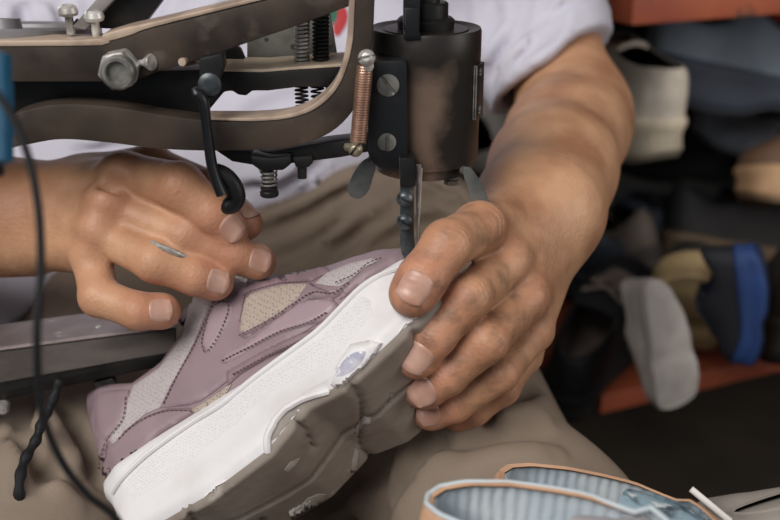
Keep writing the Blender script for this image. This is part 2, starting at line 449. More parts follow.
def offs(R, d):
    """push a closed ring outwards in its x-y plane"""
    t = np.roll(R, -1, 0)-np.roll(R, 1, 0); nn = np.stack([t[:, 1], -t[:, 0]], 1); nn /= np.linalg.norm(nn, axis=1)[:, None]+1e-9
    c = R[:, :2].mean(0); sg = np.sign(((R[:, :2]-c)*nn).sum(1)); sg[sg == 0] = 1
    Q = R.copy(); Q[:, :2] += nn*sg[:, None]*d; return Q
def make_shoe(root, S, mats, n=40, nv=12, topz=1., rib=0., tongue=True, laces=True, lugs=False, flat=0., lift=.0132):
    B, T, D, k, sd = shoe_rings(n, topz, flat)
    P = {}
    vs = np.linspace(0, 1, nv)
    up = shell(B, T, vs)
    inner = shell(B, T, [.985, .93], .965, .90, .0005)
    roll = [T+np.array([0, 0, .0018])*1.0]
    roll[0][:, 1] *= .95
    mb = MB(); rings_mesh(mb, up+roll+inner, S)
    P['upper'] = mb.build('upper', mats['upper'], root, sharp=60)
    # lining and footbed
    vv = [.97, .9, .8, .65, .5, .35, .2, .05]; ln = shell(B, T, vv, .955, .875, 0)
    if rib:
        for j, R in enumerate(ln):
            a = np.arange(len(R)); R[:, 1] *= 1-rib*(.5+.5*np.sin(a*PI))*(1 if 0 < j < 6 else .3)
    mb = MB(); rings_mesh(mb, ln, S, cap_end=True, flip=True)
    P['lining'] = mb.build('lining', mats['lining'], root, sharp=60)
    # midsole
    Bo = offs(B, .0035); R0 = offs(B, -.004); R0[:, 2] -= .002
    rs = [R0, offs(B, .0005), Bo]
    rs[1][:, 2] += .0022; rs[2][:, 2] += .0
    Do = D.copy()
    for t, o in ((.12, .0035), (.3, .0015), (.5, .001), (.7, .0025), (.86, .004)):
        R = Bo*(1-t)+Do*t; rs.append(offs(R, o-.0025))
    rs.append(Do+np.array([0, 0, .003])); rs.append(offs(Do, -.002))
    inn = offs(Do, -.006); inn[:, 2] += .004; rs.append(inn)
    mb = MB(); rings_mesh(mb, rs, S, cap_end=True)
    P['midsole'] = mb.build('midsole', mats['midsole'], root, sharp=50)
    # outsole with lugs
    mb = MB()
    if lugs:
        nx, ny = 150, 56; H = {}
        vs_, fs_ = [], []
        for i in range(nx+1):
            kk = 240*.5*(1-math.cos(PI*(.02+.96*i/nx)))
            hw = float(np.interp(kk, k[:n], -D[:n, 1])); x0 = (kk*1.03-4)/1000; z0 = float(np.interp(kk, BOT_K, BOT_Z))/1000
            for j in range(ny+1):
                s_ = -1+2*j/ny; y = hw*.965*s_; x = x0
                g = lug(x, y); e = max(0, abs(s_)-.93)/.07
                z = z0-.0008-(.0034*g)+.004*e*e
                vs_.append(S((x, y, z)))
        for i in range(nx):
            for j in range(ny):
                a = i*(ny+1)+j; fs_.append((a, a+1, a+ny+2, a+ny+1))
        mb.add(vs_, fs_)
    else:
        o1 = offs(D, -.001); o2 = offs(D, -.001); o2[:, 2] -= .004; o3 = offs(D, -.008); o3[:, 2] -= .0045
        rings_mesh(mb, [o1, o2, o3], S, cap_end=True)
    P['outsole'] = mb.build('outsole', mats['outsole'], root, sharp=50)
    mid = len(B)//2
    def tp(kk, side):
        return np.array([np.interp(kk, TOP_K, TOP_X), side*np.interp(kk, TOP_K, TOP_Y), np.interp(kk, BITE_X, BITE_Z)+((np.interp(kk, TOP_K, TOP_Z)*(1-flat*(kk < 118))+118*flat*(kk < 118))-np.interp(kk, BITE_X, BITE_Z))*topz])/1000
    if tongue:
        mb = MB(); vs_, fs_ = [], []; st = [236, 225, 210, 190, 165, 140, 120, 108, 100]; m = 9
        for layer in (0, 1):
            for q, kk in enumerate(st):
                t = q/(len(st)-1); c = tp(kk, 0); c[2] += -.004+lift*max(0, t-.75)*4; c[0] -= .012*max(0, t-.8)*5
                w = (.010+.014*t+.002)*(1, .72)[q == len(st)-1]
                for j in range(m):
                    s_ = -1+2*j/(m-1); vs_.append(S((c[0]+.002*s_*s_, s_*w, c[2]-.006*s_*s_-layer*.005)))
        N1 = len(st)*m
        for L in (0, N1):
            for i in range(len(st)-1):
                for j in range(m-1):
                    a = L+i*m+j; q = (a, a+1, a+m+1, a+m); fs_.append(q if L == 0 else q[::-1])
        for i in range(len(st)-1):
            a = i*m; fs_.append((a, a+m, a+m+N1, a+N1)); a = i*m+m-1; fs_.append((a, a+N1, a+m+N1, a+m))
        e = (len(st)-1)*m
        for j in range(m-1): fs_.append((e+j, e+j+1, e+j+1+N1, e+j+N1))
        mb.add(vs_, fs_); P['tongue'] = mb.build('tongue', mats.get('tongue', mats['lining']), root, sharp=60)
    if laces:
        mb = MB(); ks = [112, 130, 148, 166, 184, 200]
        for i in range(len(ks)-1):
            for sg in (1, -1):
                a = tp(ks[i], -sg); b = tp(ks[i+1], sg); a[1] += -sg*.006; b[1] += sg*.006
                c = (a+b)/2; c[2] += .006; a[2] += .001; b[2] += .001
                tube(mb, [S(p) for p in catmull([a, c, b], 5)], .0022, 6)
        P['laces'] = mb.build('laces', mats['lace'], root)
    return P
def lug(x, y):
    """1 on a tread block, 0 in a groove"""
    a = x*1000; b = y*1000
    w = 5*math.sin(b*.06)+3*math.sin(a*.05)
    d1 = abs(((a+w+.25*b) % 38)-19)           # cross grooves
    d2 = abs(b+6*math.sin(a*.045))            # long centre groove
    if 70 < a < 120: d1 = 19-(abs(a-96)-20 if abs(a-96) > 20 else 0)*0-0; d1 = 10
    g = min((19-d1)/3.2, d2/3.0, 1.)
    return max(0., min(1., g))
def project(poly, bvh, off, step=3., smooth=True, edge=2.2, base=.0006, closed_curve=0):
    """lay an outlined sheet on a surface; returns verts, faces of a closed puffy patch"""
    P = np.array(poly, float)
    if closed_curve: P = catmull(P, closed_curve, True)
    else:
        Q = []
        for i in range(len(P)):
            a, b = P[i], P[(i+1) % len(P)]; m = max(1, int(np.linalg.norm(b-a)/step))
            Q += [a+(b-a)*j/m for j in range(m)]
        P = np.array(Q)
    nb = len(P); lo, hi = P.min(0), P.max(0)
    g = np.stack(np.meshgrid(np.arange(lo[0], hi[0], step), np.arange(lo[1], hi[1], step), indexing='ij'), -1).reshape(-1, 2)
    g += rng.uniform(-.3, .3, g.shape)*step*.4
    A, Bq = P, np.roll(P, -1, 0)
    ins = np.zeros(len(g), bool)
    for a, b in zip(A, Bq):
        c = ((a[1] > g[:, 1]) != (b[1] > g[:, 1])) & (g[:, 0] < (b[0]-a[0])*(g[:, 1]-a[1])/((b[1]-a[1]) or 1e-9)+a[0]); ins ^= c
    def dist(q):
        ba = Bq-A; t = np.clip(((q[:, None]-A)*ba).sum(-1)/((ba*ba).sum(-1)+1e-9), 0, 1)
        return np.linalg.norm(q[:, None]-A-t[..., None]*ba, axis=-1).min(1)
    g = g[ins]; dg = dist(g) if len(g) else np.zeros(0); g = g[dg > step*.45]; dg = dg[dg > step*.45]
    al = np.concatenate([P, g]); dd = np.concatenate([np.zeros(nb), dg])
    r = delaunay_2d_cdt([Vector(p) for p in al], [], [list(range(nb))], 1, 1e-5)
    vo, fo, orig = r[0], r[2], r[3]
    top = []; low = []
    for v, og in zip(vo, orig):
        p = surf(v[0], v[1], bvh); d = dd[og[0]] if og else 0
        h = off*(.35+.65*min(1, (d/edge))**.6); top.append(p[0]+p[1]*h); low.append(p[0]-p[1]*base)
    n = len(vo); vs = [t[:] for t in top]; fs = []
    cnt = {}
    for f in fo:
        f = list(f); a, b, c = (top[i] for i in f[:3]); nn = (b-a).cross(c-a)
        if nn.dot(V(ray(*vo[f[0]]))) > 0: f = f[::-1]
        fs.append(tuple(f))
        for i in range(len(f)): e = (f[i], f[(i+1) % len(f)]); cnt[e] = 1
    be = [e for e in cnt if (e[1], e[0]) not in cnt]
    m = {}
    for e in be:
        for i in e:
            if i not in m: m[i] = n+len(m); vs.append(low[i][:])
    for a, b in be: fs.append((b, a, m[a], m[b]))
    return vs, fs
def surf(px, py, bvh):
    r = V(ray(px, py)); h = bvh.ray_cast(V(CAM), r, 2.)
    if h[0] is None:
        q = V(CAM)+r*.63; h = bvh.find_nearest(q)
        for _ in range(3):
            t = (h[0]-V(CAM)).dot(r); h = bvh.find_nearest(V(CAM)+r*t)
    nn = h[1]
    if nn.dot(r) > 0: nn = -nn
    return h[0], nn
def panel(name, poly, bvh, off, m, parent, **kw):
    mb = MB(); v, f = project(poly, bvh, off, **kw); mb.add(v, f); return mb.build(name, m, parent, sharp=50)
def px_tube(mb, line, bvh, r, off=0., n=6, sub=5, closed=False):
    L = catmull(line, sub, closed); pts = []
    for p in L: h = surf(p[0], p[1], bvh); pts.append(h[0]+h[1]*off)
    return tube(mb, [q[:] for q in pts], r, n)
def stitches(mb, line, bvh, off=.0012, ln=3.0, gap=1.6, r=.0004):
    L = catmull(line, 12); s = np.concatenate([[0], np.cumsum(np.linalg.norm(np.diff(L, axis=0), axis=1))])
    t = 0
    while t+ln < s[-1]:
        ps = []
        for q in (0, .5, 1):
            x = np.interp(t+ln*q, s, L[:, 0]); y = np.interp(t+ln*q, s, L[:, 1]); h = surf(x, y, bvh)
            ps.append((h[0]+h[1]*(off if q == .5 else off-.0004))[:])
        tube(mb, ps, r, 5); t += ln+gap
    return mb
def bvh_of(*objs):
    vs, fs = [], []
    for o in objs:
        k = len(vs); vs += [v.co.copy() for v in o.data.vertices]; fs += [[i+k for i in p.vertices] for p in o.data.polygons]
    return BVHTree.FromPolygons(vs, fs)
# ---- the mauve sneaker being stitched
RS = np.array([[.8018, .3798, -.4614], [.596, -.4525, .6633], [.0432, -.8069, -.5892]]); TS = np.array([-.13885, -.17761, -.62137])
def S_main(p):
    c = RS@np.array(p, float)+TS
    return CAM+AX*c[0]+AU*c[1]-AF*c[2]
sneaker = thing('sneaker', 'mauve sneaker with thick white foam sole held under the sewing machine needle', 'sneaker', S_main((.12, 0, 0)))
PM = make_shoe(sneaker, S_main, dict(upper=M['mauve'], lining=M['lining'], midsole=M['midsole'], outsole=M['outsole'], lace=M['mauve_l']), n=72, nv=26, lugs=True)
bu = bvh_of(PM['upper']); bs = bvh_of(PM['midsole'])
up = PM['upper']; ms = PM['midsole']
pan = panel('mesh_collar', [(182, 338), (160, 368), (134, 386), (128, 400), (118, 425), (109, 440), (116, 446), (124, 432), (146, 414), (160, 408), (172, 385), (190, 352), (208, 315), (214, 296), (192, 294), (188, 315)], bu, .0016, M['knit_g'], up); pan['label'] = 'silver grey mesh collar panel'
panel('heel_counter', [(97, 397), (104, 392), (130, 390), (131, 402), (122, 425), (108, 440), (106, 458), (102, 472), (99, 450), (96, 425)], bu, .0022, M['mauve'], up)
panel('quarter_overlay', [(212, 297), (232, 292), (248, 284), (243, 306), (240, 322), (252, 326), (300, 306), (332, 296), (338, 306), (318, 324), (282, 346), (240, 372), (214, 392), (200, 402), (186, 406), (160, 408), (172, 384), (192, 350)], bu, .0018, M['mauve'], up)
panel('heel_side_overlay', [(112, 446), (128, 430), (148, 416), (168, 409), (190, 408), (196, 412), (160, 434), (132, 460), (114, 482), (104, 486), (100, 478), (106, 460)], bu, .0024, M['mauve'], up)
o = panel('side_mesh_window', [(246, 300), (252, 294), (280, 286), (309, 284), (311, 290), (292, 306), (268, 322), (250, 334), (240, 334), (242, 318)], bu, .0026, M['knit'], up); o['label'] = 'beige mesh window'
o = panel('low_mesh_window', [(192, 410), (214, 396), (232, 384), (226, 396), (208, 410), (198, 418)], bu, .0022, M['knit'], up); o['label'] = 'small beige mesh window'
o = panel('toe_mesh', [(316, 284), (326, 274), (350, 264), (372, 259), (378, 262), (364, 268), (352, 280), (340, 287), (326, 286)], bu, .0018, M['knit_g'], up)
panel('loop_badge', [(206, 350), (203, 342), (208, 322), (216, 308), (226, 303), (234, 306), (234, 316), (226, 334), (216, 350), (210, 357)], bu, .0030, M['mauve_l'], up, closed_curve=4)
panel('swoosh_overlay', [(224, 366), (222, 360), (240, 348), (262, 334), (290, 312), (306, 303), (326, 300), (338, 304), (334, 314), (318, 324), (292, 332), (262, 346), (240, 360)], bu, .0034, M['mauve_l'], up, closed_curve=4)
panel('lower_overlay', [(226, 372), (250, 358), (280, 342), (318, 328), (330, 318), (322, 330), (296, 346), (268, 358), (242, 374), (228, 386)], bu, .0024, M['mauve_d'], up)
panel('eyestay', [(192, 294), (236, 280), (290, 275), (326, 268), (330, 272), (312, 282), (280, 284), (252, 291), (236, 300), (214, 302)], bu, .0028, M['mauve_d'], up)
panel('window_surround', [(311, 284), (318, 288), (328, 292), (344, 288), (352, 284), (346, 292), (334, 299), (312, 300), (288, 314), (262, 332), (246, 343), (240, 336), (252, 334), (270, 322), (292, 307)], bu, .0034, M['mauve'], up)
panel('toe_overlay', [(344, 289), (354, 279), (366, 269), (380, 263), (398, 251), (414, 252), (412, 260), (398, 264), (378, 274), (362, 284), (350, 294), (340, 300)], bu, .0026, M['mauve'], up)
mb = MB()
stitches(mb, [(166, 405), (180, 376), (198, 344), (212, 312), (218, 298)], bu, .0026)
stitches(mb, [(104, 478), (104, 460), (111, 440), (126, 420), (129, 395)], bu, .0030)
stitches(mb, [(122, 440), (140, 424), (166, 413), (190, 412), (197, 415)], bu, .0032)
stitches(mb, [(208, 354), (206, 342), (214, 314), (226, 305), (232, 312), (222, 338), (211, 354)], bu, .0040, 2.4)
stitches(mb, [(226, 363), (252, 350), (284, 334), (310, 326), (330, 315)], bu, .0042, 2.4)
stitches(mb, [(243, 338), (268, 326), (296, 308), (316, 296), (336, 296), (352, 286)], bu, .0042, 2.4)
stitches(mb, [(246, 300), (254, 296), (284, 288), (312, 286)], bu, .0042, 2.4)
stitches(mb, [(338, 286), (356, 278), (370, 267), (384, 262)], bu, .0036, 2.4)
stitches(mb, [(236, 376), (266, 360), (296, 346), (322, 332)], bu, .0034, 2.4)
st = mb.build('stitching', M['stitch'], up)
# sole wall details
o = panel('textured_band', [(128, 476), (150, 456), (190, 428), (222, 408), (256, 382), (292, 358), (322, 336), (348, 310), (362, 296), (370, 300), (372, 314), (352, 338), (330, 362), (312, 372), (280, 386), (258, 400), (236, 424), (200, 452), (160, 484), (134, 500), (124, 492)], bs, .0003, M['ribbed'], ms)
mb = MB()
px_tube(mb, [(113, 492), (124, 476), (150, 452), (190, 424), (222, 404), (256, 377), (290, 352), (318, 331), (344, 305), (360, 289), (378, 277), (404, 266)], bs, .0018, .0002, 8)
mb.build('foxing_lip', M['midsole'], ms)
o = panel('arch_recess', [(270, 442), (271, 434), (280, 418), (296, 404), (316, 396), (334, 391), (318, 402), (297, 419), (279, 436)], bs, .0004, M['outsole_l'], ms); o['label'] = 'dirty beige arch panel'
mb = MB(); px_tube(mb, [(268, 452), (268, 436), (278, 418), (294, 403), (316, 394), (340, 389)], bs, .0022, .0006, 8)
mb.build('arch_rim', M['midsole'], ms)
o = panel('sole_block', [(331, 384), (338, 366), (352, 345), (372, 341), (382, 343), (374, 357), (356, 378), (341, 392), (336, 388)], bs, .0035, M['smudge'], ms, edge=4)
b2 = bvh_of(o); q = panel('ink_mark', [(335, 376), (344, 360), (356, 352), (366, 352), (360, 364), (348, 374)], b2, .0002, M['ink'], o, closed_curve=4); q['label'] = 'violet grey ink smudge'
panel('sole_block', [(198, 508), (206, 496), (216, 486), (232, 478), (246, 480), (249, 468), (258, 458), (264, 455), (256, 466), (234, 485), (214, 500), (202, 508)], bs, .0035, M['midsole'], ms, edge=4)
panel('sole_block', [(390, 344), (398, 334), (412, 314), (420, 306), (426, 312), (416, 330), (400, 348)], bs, .003, M['smudge'], ms, edge=4)
bo = bvh_of(PM['outsole'])
o = panel('heel_pod', [(292, 520), (298, 508), (308, 498), (318, 494), (326, 494), (318, 508), (308, 522), (298, 532)], bo, .0012, M['outsole_l'], PM['outsole']); o['label'] = 'pale worn rubber pod'
for poly in ([(356, 428), (359, 420), (364, 416), (371, 417), (370, 424), (364, 424), (360, 432), (356, 434)], [(351, 476), (352, 462), (355, 448), (358, 450), (357, 466), (354, 478)], [(388, 402), (391, 390), (394, 392), (392, 404)], [(284, 470), (290, 462), (300, 458), (296, 464), (288, 472)]):
    panel('tread_chip', poly, bo, .0008, M['outsole_l'], PM['outsole'])
# ------------------------------------------------------------------ the sewing machine
YF = .566
machine = thing('sewing_machine', 'worn iron patching sewing machine with round drum head and long narrow bed arm', 'sewing machine', W(380, 100, .63))
K = machine
mb = MB(); pxprism(mb, [(-230, 47), (75, 46), (104, 41), (130, 34), (155, 27), (270, -1), (380, -30), (380, -4), (345, 8), (300, 25), (250, 42), (200, 60), (160, 71), (140, 79), (118, 82), (-230, 82)], YF, .019)
ua = mb.build('upper_arm', M['iron'], K)
mb = MB(); pxprism(mb, ribbon([(-4, 150), (6, 139), (22, 129), (60, 122), (110, 125), (160, 132), (210, 136), (255, 135), (295, 131), (328, 117), (350, 88), (361, 45), (364, 0), (368, -30)], [6, 24, 34, 36, 37, 35, 31, 30, 30, 29, 27, 22, 21, 20], 6), YF-.001, .017, .0018)
la = mb.build('lower_arm', M['iron'], K)
mb = MB(); pxprism(mb, ribbon([(-230, 43.5), (75, 43), (104, 38), (130, 31), (155, 24), (270, -4), (380, -33)], [6, 6, 8, 8, 5, 4, 4], 4), YF-.0006, .0195, .0006); mb.build('worn_edge', M['edge'], ua)
mb = MB(); pxprism(mb, ribbon([(205, 119), (255, 119.5), (292, 115.5), (318, 104), (338, 82), (349, 45), (352, 0), (356, -30)], [2, 3.5, 4, 5, 5, 6, 6, 6], 6), YF-.0016, .0175, .0006); mb.build('worn_edge', M['edge'], la)
# rocker bar behind, black with a worn bare top
mb = MB(); pxprism(mb, [(-230, 80), (200, 70), (222, 71), (262, 72), (300, 69), (352, 66), (352, 86), (330, 88), (300, 87), (268, 91), (252, 91), (246, 96), (238, 95), (232, 91), (224, 92), (200, 121), (120, 124), (-230, 124)], YF+.022, .034)
mb.build('rocker_bar', M['black'], K)
mb = MB(); pxprism(mb, [(215, 68.5), (262, 69.5), (300, 66.5), (354, 63), (354, 66), (300, 69.3), (262, 72.3), (215, 71.3)], YF+.0215, .036, .0004)
mb.build('slide_plate', mat('bare_tan_steel', (.64,.52,.40), .55, .1, c2=(.50,.40,.31), scale=60), K)
# hex nut, its lock screw
c = onY(122, 67, YF); x, y, z = frame((-.25, -1, .05))
hx = MB(); pts = [c+(.0105*(math.cos(k*PI/3+.2)*np.array((1, 0, 0))+math.sin(k*PI/3+.2)*np.array((0, 0, 1)))) for k in range(6)]
prism(hx, [p+np.array((0, -.012, 0)) for p in pts], (.0, .014, 0), .0012)
nut = hx.build('hex_nut', M['steel'], K, sharp=25)
mb = MB(); lathe(mb, c+np.array((.0015, -.0118, 0)), (-.05, -1, .0), [(.0088, -.001), (.0088, .0045), (.0078, .0055), (.0062, .0055), (.0056, .004), (.0056, .003), (.0052, .002), (0, .002)], 36)
mb.build('bolt_end', M['dullsteel'], nut)
c = onY(139, 63, YF)
mb = MB(); lathe(mb, c, (.9, -.42, .12), [(.0016, -.002), (.0018, .003), (.0042, .0070), (.0045, .0078), (.004, .0086), (0, .009)], 24)
mb.build('lock_screw', M['steel'], K)
# wheel on top left, slotted bracket and black strip
mb = MB(); c = onY(5, 33, YF+.055); lathe(mb, c, (0, .11, 1), [(.03, -.004), (.052, -.005), (.0535, -.003), (.0535, .003), (.052, .0045), (.035, .0035), (.034, .0015), (.01, .0015), (.009, .008), (0, .008)], 72)
wh = mb.build('top_wheel', M['wheelm'], K)
for a0, a1 in ((-1.45, -1.28), (-1.12, -.95)):
    mb = MB()
    P_ = [c+np.array((.0537*math.cos(a), .0537*math.sin(a), 0)) for a in np.linspace(a0, a1, 9)]
    vs = [p+np.array((0, 0, h)) for h in (-.0022, .0022) for p in P_]; mb.add(vs, [(i, i+1, i+10, i+9) for i in range(8)])
    q = mb.build('rim_wear', M['tanpatch'], wh); q['label'] = 'tan worn patch on the wheel rim'
mb = MB(); pxprism(mb, [(72, 27), (85, 30), (142, -30), (122, -30)], YF+.008, .012, .0006)
pxprism(mb, [(76, 26), (84, 28), (136, -30), (128, -30)], YF+.011, .014, .0006)
br = mb.build('slotted_bracket', M['bracket'], K)
mb = MB()
for u_, v_ in ((94, 6), (74, 23)): box(mb, onY(u_+1, v_, YF+.0105), (np.array((.66, 0, .75)), (0, 1, 0), np.array((-.75, 0, .66))), (.0026, .0012, .0007), .0004)
mb.build('slot', M['black'], br)
mb = MB(); pxprism(mb, [(86, 28), (139, 30), (185, -30), (128, -30)], YF+.018, .014, .001); mb.build('black_strip', M['black'], K)
for px, py in ((71, 15), (97, 20)):
    mb = MB(); o = onY(px-1, py+11, YF+.010); lathe(mb, o, (0, -.1, 1), [(.0022, -.004), (.0022, .0055), (.0048, .0058), (.0054, .0075), (.0046, .0100), (.003, .0112), (0, .0116)], 28, slot=(.0007, .002, .5))
    mb.build('thumb_screw', M['steel'], K)
# grey plate behind, with springs
mb = MB(); pxprism(mb, [(247, 66), (247, -30), (328, -30), (331, 20), (336, 50), (338, 64)], YF+.062, .006, .0008); mb.build('back_plate', M['galv'], K)
mb = MB(); pxprism(mb, [(222, 72), (224, 45), (232, 43), (240, 50), (245, 62), (245, 72)], YF+.05, .008, .001); mb.build('cam_lobe', M['black'], K)
for px, m_, r in ((302, 'steel', .0037), (321, 'black', .0040)):
    mb = MB(); coil(mb, onY(px, 67, YF+.035), onY(px, -20, YF+.035), r, .0009, 22); mb.build('compression_spring', M[m_], K)
    mb = MB(); tube(mb, [onY(px, 70, YF+.035), onY(px, -25, YF+.035)], r-.0012, 12); mb.build('spring_rod', M['black'], K)
for px, tw, y1 in ((301, 9, 120), (317, 7, 118)):
    mb = MB(); coil(mb, onY(px, 84, YF+.030), onY(px+2, y1, YF+.026), .0034, .0006, tw); mb.build('compression_spring', M['black'], K)
mb = MB(); tube(mb, catmull([onY(*p, YF+.022) for p in ((300, 112), (312, 109), (326, 116), (334, 112), (331, 104))], 6), .0007, 6); mb.build('spring_tail', M['dullsteel'], K)
mb = MB(); pxprism(mb, [(325, 88), (354, 84), (352, 100), (340, 112), (328, 118)], YF+.030, .01); mb.build('guide_block', M['black'], K)
# hanging hook lever
mb = MB(); pxprism(mb, [(199, 58), (222, 53), (224, 66), (218, 84), (220, 92), (214, 98), (204, 100), (199, 92)], YF-.006, .012, .0015); hk = mb.build('lever_pivot', M['black'], K)
mb = MB(); screw_head(mb, onY(210, 84, YF-.006), (0, -1, 0), .006, .003, slot=False); mb.build('pivot_screw', M['blued'], hk)
mb = MB(); tube(mb, catmull([onY(*p, YF-.012) for p in ((194, 88), (197, 93), (203, 101), (206, 120), (209, 145), (212, 165), (217, 182), (222, 194))], 6), np.interp(np.arange(43), [0, 6, 20, 42], [.0022, .0042, .0034, .0042]), 12, squash=.8)
lv = mb.build('hook_lever', M['blackplate'], K)
mb = MB(); a = onY(224, 190, YF-.004); tube(mb, catmull([onY(*p, YF-.004) for p in ((213, 172), (224, 176), (233, 186), (236, 198), (230, 205), (222, 203))], 6), [.0030, .0044]+[.0052]*25+[.0049, .0042, .0032, .0016], 14); mb.build('lever_grip', M['black'], lv)
mb = MB(); tube(mb, [onY(199, 60, YF+.02), onY(182, 62, YF-.004)], .0022, 10); mb.build('pivot_pin', M['edge'], K)
# clamp parts beneath the lower arm
mb = MB(); pxprism(mb, [(214, 150), (270, 152), (330, 142), (368, 138), (370, 152), (340, 158), (300, 163), (262, 167), (232, 162)], YF+.008, .016, .0015); mb.build('lower_rail', M['black'], K)
mb = MB(); pxprism(mb, [(250, 155), (270, 158), (291, 156), (292, 164), (283, 171), (262, 172), (252, 166)], YF-.001, .014, .002); wb = mb.build('wing_block', M['black'], K)
mb = MB(); o = onY(269, 171, YF+.004); tube(mb, [o, onY(269, 184, YF+.004)], .0028, 10); tube(mb, [onY(260, 170, YF+.006), onY(269, 166, YF+.006)], .003, 8); mb.build('adjusting_screw', M['dullsteel'], wb)
mb = MB(); coil(mb, onY(269, 171, YF+.004), onY(269, 185, YF+.004), .0042, .0006, 3.5); mb.build('adjusting_spring', M['dullsteel'], wb)
mb = MB(); o = onY(269, 184, YF+.004); lathe(mb, o, (0, 0, -1), [(.0038, -.001), (.0038, .001), (.0049, .0018), (.0045, .0035), (.0052, .0042), (.0052, .0062), (.0044, .007), (0, .007)], 28); mb.build('knurled_knob', M['black'], wb)
mb = MB(); pxprism(mb, [(292, 158), (312, 156), (313, 163), (308, 168), (296, 168)], YF+.002, .012, .001); pb = mb.build('pin_block', M['black'], K)
mb = MB(); o = onY(302, 166, YF+.006); tube(mb, [o, onY(302, 178, YF+.006)], .0026, 12); mb.build('pin', M['blackplate'], pb)
# copper extension spring with its two screws
a = onY(365, 66, YF-.006); b = onY(358, 142, YF-.006)
mb = MB(); coil(mb, a, b, .0036, .00085, 30, 8, 12); tube(mb, [a, b], .0031, 10); tube(mb, [a, onY(367, 58, YF-.006)], .0012, 8); tube(mb, [b, onY(357, 148, YF-.006)], .0012, 8)
mb.build('extension_spring', M['copper'], K)
mb = MB(); screw_head(mb, onY(367, 58, YF-.008), (-.1, -1, .25), .0044, .005, .2, .6); lathe(mb, onY(368, 65, YF-.007), (.1, -1, 0), [(.003, -.006), (.0028, .003), (0, .004)], 16); mb.build('spring_screw', M['steel'], K)
mb = MB(); screw_head(mb, onY(356, 149, YF-.009), (-.2, -1, .1), .0040, .0045, .9, .6); lathe(mb, onY(349, 147, YF-.004), (-1, -.3, 0), [(.0022, -.006), (.0022, .002), (0, .003)], 12); mb.build('spring_screw', mat('brass_screw', (.30, .26, .19), .4, .6, c2=(.2, .17, .12), scale=90), K)
# drum
DY = .612; dc = onY(425, 95, DY); R = .0312
zt = onY(425, 27, DY)[2]; zb = onY(425, 168, DY)[2]; o = np.array((dc[0], DY, 0))
hgt = zt-zb
drum = MB(); lathe(drum, (dc[0], DY, zb), (0, 0, 1), [(0, .0005), (R*.86, 0), (R*.90, .0005), (R*.91, .006), (R*.985, .0065), (R*.99, .0085), (R, .0095), (R, hgt-.016), (R*1.004, hgt-.0155), (R*1.004, hgt-.0015), (R*.985, hgt), (R*.78, hgt-.0012), (R*.76, hgt-.0005), (0, hgt)], 96)
m = mat('drum_worn_lacquer', (.14, .10, .078), .42, .45, c2=(.30, .21, .155), scale=17, lo=.38, hi=.66, c3=(.03, .026, .024), s3=44, lo3=.58, hi3=.68, bump=.08, bscale=260, bdist=.0004)
# black lacquer survives round the top; right side adds painted-in shade to the lacquer
nt = m.node_tree; n = nt.nodes; l = nt.links; b_ = n['Principled BSDF']; src = b_.inputs['Base Color'].links[0].from_socket
tc = n.new('ShaderNodeTexCoord'); sp = n.new('ShaderNodeSeparateXYZ'); l.new(tc.outputs['Object'], sp.inputs[0])
nz = n.new('ShaderNodeTexNoise'); nz.inputs['Scale'].default_value = 45; nz.inputs['Detail'].default_value = 5; l.new(tc.outputs['Object'], nz.inputs['Vector'])
ma = n.new('ShaderNodeMath'); ma.operation = 'MULTIPLY_ADD'; l.new(nz.outputs['Fac'], ma.inputs[0]); ma.inputs[1].default_value = .030; l.new(sp.outputs['Z'], ma.inputs[2])
mr = n.new('ShaderNodeMapRange'); mr.inputs[1].default_value = zt-.012; mr.inputs[2].default_value = zt+.002; l.new(ma.outputs[0], mr.inputs[0])
mx_ = n.new('ShaderNodeMath'); mx_.operation = 'MULTIPLY_ADD'; l.new(nz.outputs['Fac'], mx_.inputs[0]); mx_.inputs[1].default_value = .03; l.new(sp.outputs['X'], mx_.inputs[2])
m2 = n.new('ShaderNodeMapRange'); m2.inputs[1].default_value = dc[0]+.019; m2.inputs[2].default_value = dc[0]+.030; l.new(mx_.outputs[0], m2.inputs[0])
mm = n.new('ShaderNodeMath'); mm.operation = 'MAXIMUM'; l.new(mr.outputs[0], mm.inputs[0]); l.new(m2.outputs[0], mm.inputs[1])
mxx = n.new('ShaderNodeMix'); mxx.data_type = 'RGBA'; l.new(mm.outputs[0], mxx.inputs[0]); l.new(src, mxx.inputs[6]); mxx.inputs[7].default_value = (.028, .024, .022, 1); l.new(mxx.outputs[2], b_.inputs['Base Color'])
dr = drum.build('drum', m, K, sharp=40)
mb = MB(); lathe(mb, (dc[0], DY, zt), (0, 0, 1), [(R*.50, -.001), (R*.52, .004), (R*.47, .0055), (R*.40, .006), (R*.40, .013), (R*.37, .014), (R*.25, .014), (R*.25, .03), (0, .03)], 56)
mb.build('drum_hub', M['black'], dr)
mb = MB(); box(mb, (onY(412, 0, DY-R)[0], DY-R*.60, zt+.006), XYZ, (.0045, .005, .021), .001); pxprism(mb, [(405, 8), (419, 8), (419, 38), (405, 38)], DY-R-.0025, .004, .0008)
box(mb, (onY(412, 0, DY-R)[0], DY-R*.82, zt+.0005), XYZ, (.0045, .0075, .002), .0008)
mb.build('top_strap', M['blackplate'], dr)
# side plate with two slotted screws
pl = MB(); pxprism(pl, [(368, 64), (374, 61), (400, 60), (407, 63), (408, 150), (406, 166), (394, 172), (378, 168), (370, 160), (367, 150)], DY-R-.0075, .022, .0015)
plate = pl.build('side_plate', M['blackplate'], K)
for px, py, r, a in ((388, 85, .0060, -.9), (387, 142, .0050, 1.5)):
    mb = MB(); screw_head(mb, onY(px, py, DY-R-.0076), (0, -1, 0), r, .0016, a, .25); mb.build('slotted_screw', M['dullsteel'], plate)
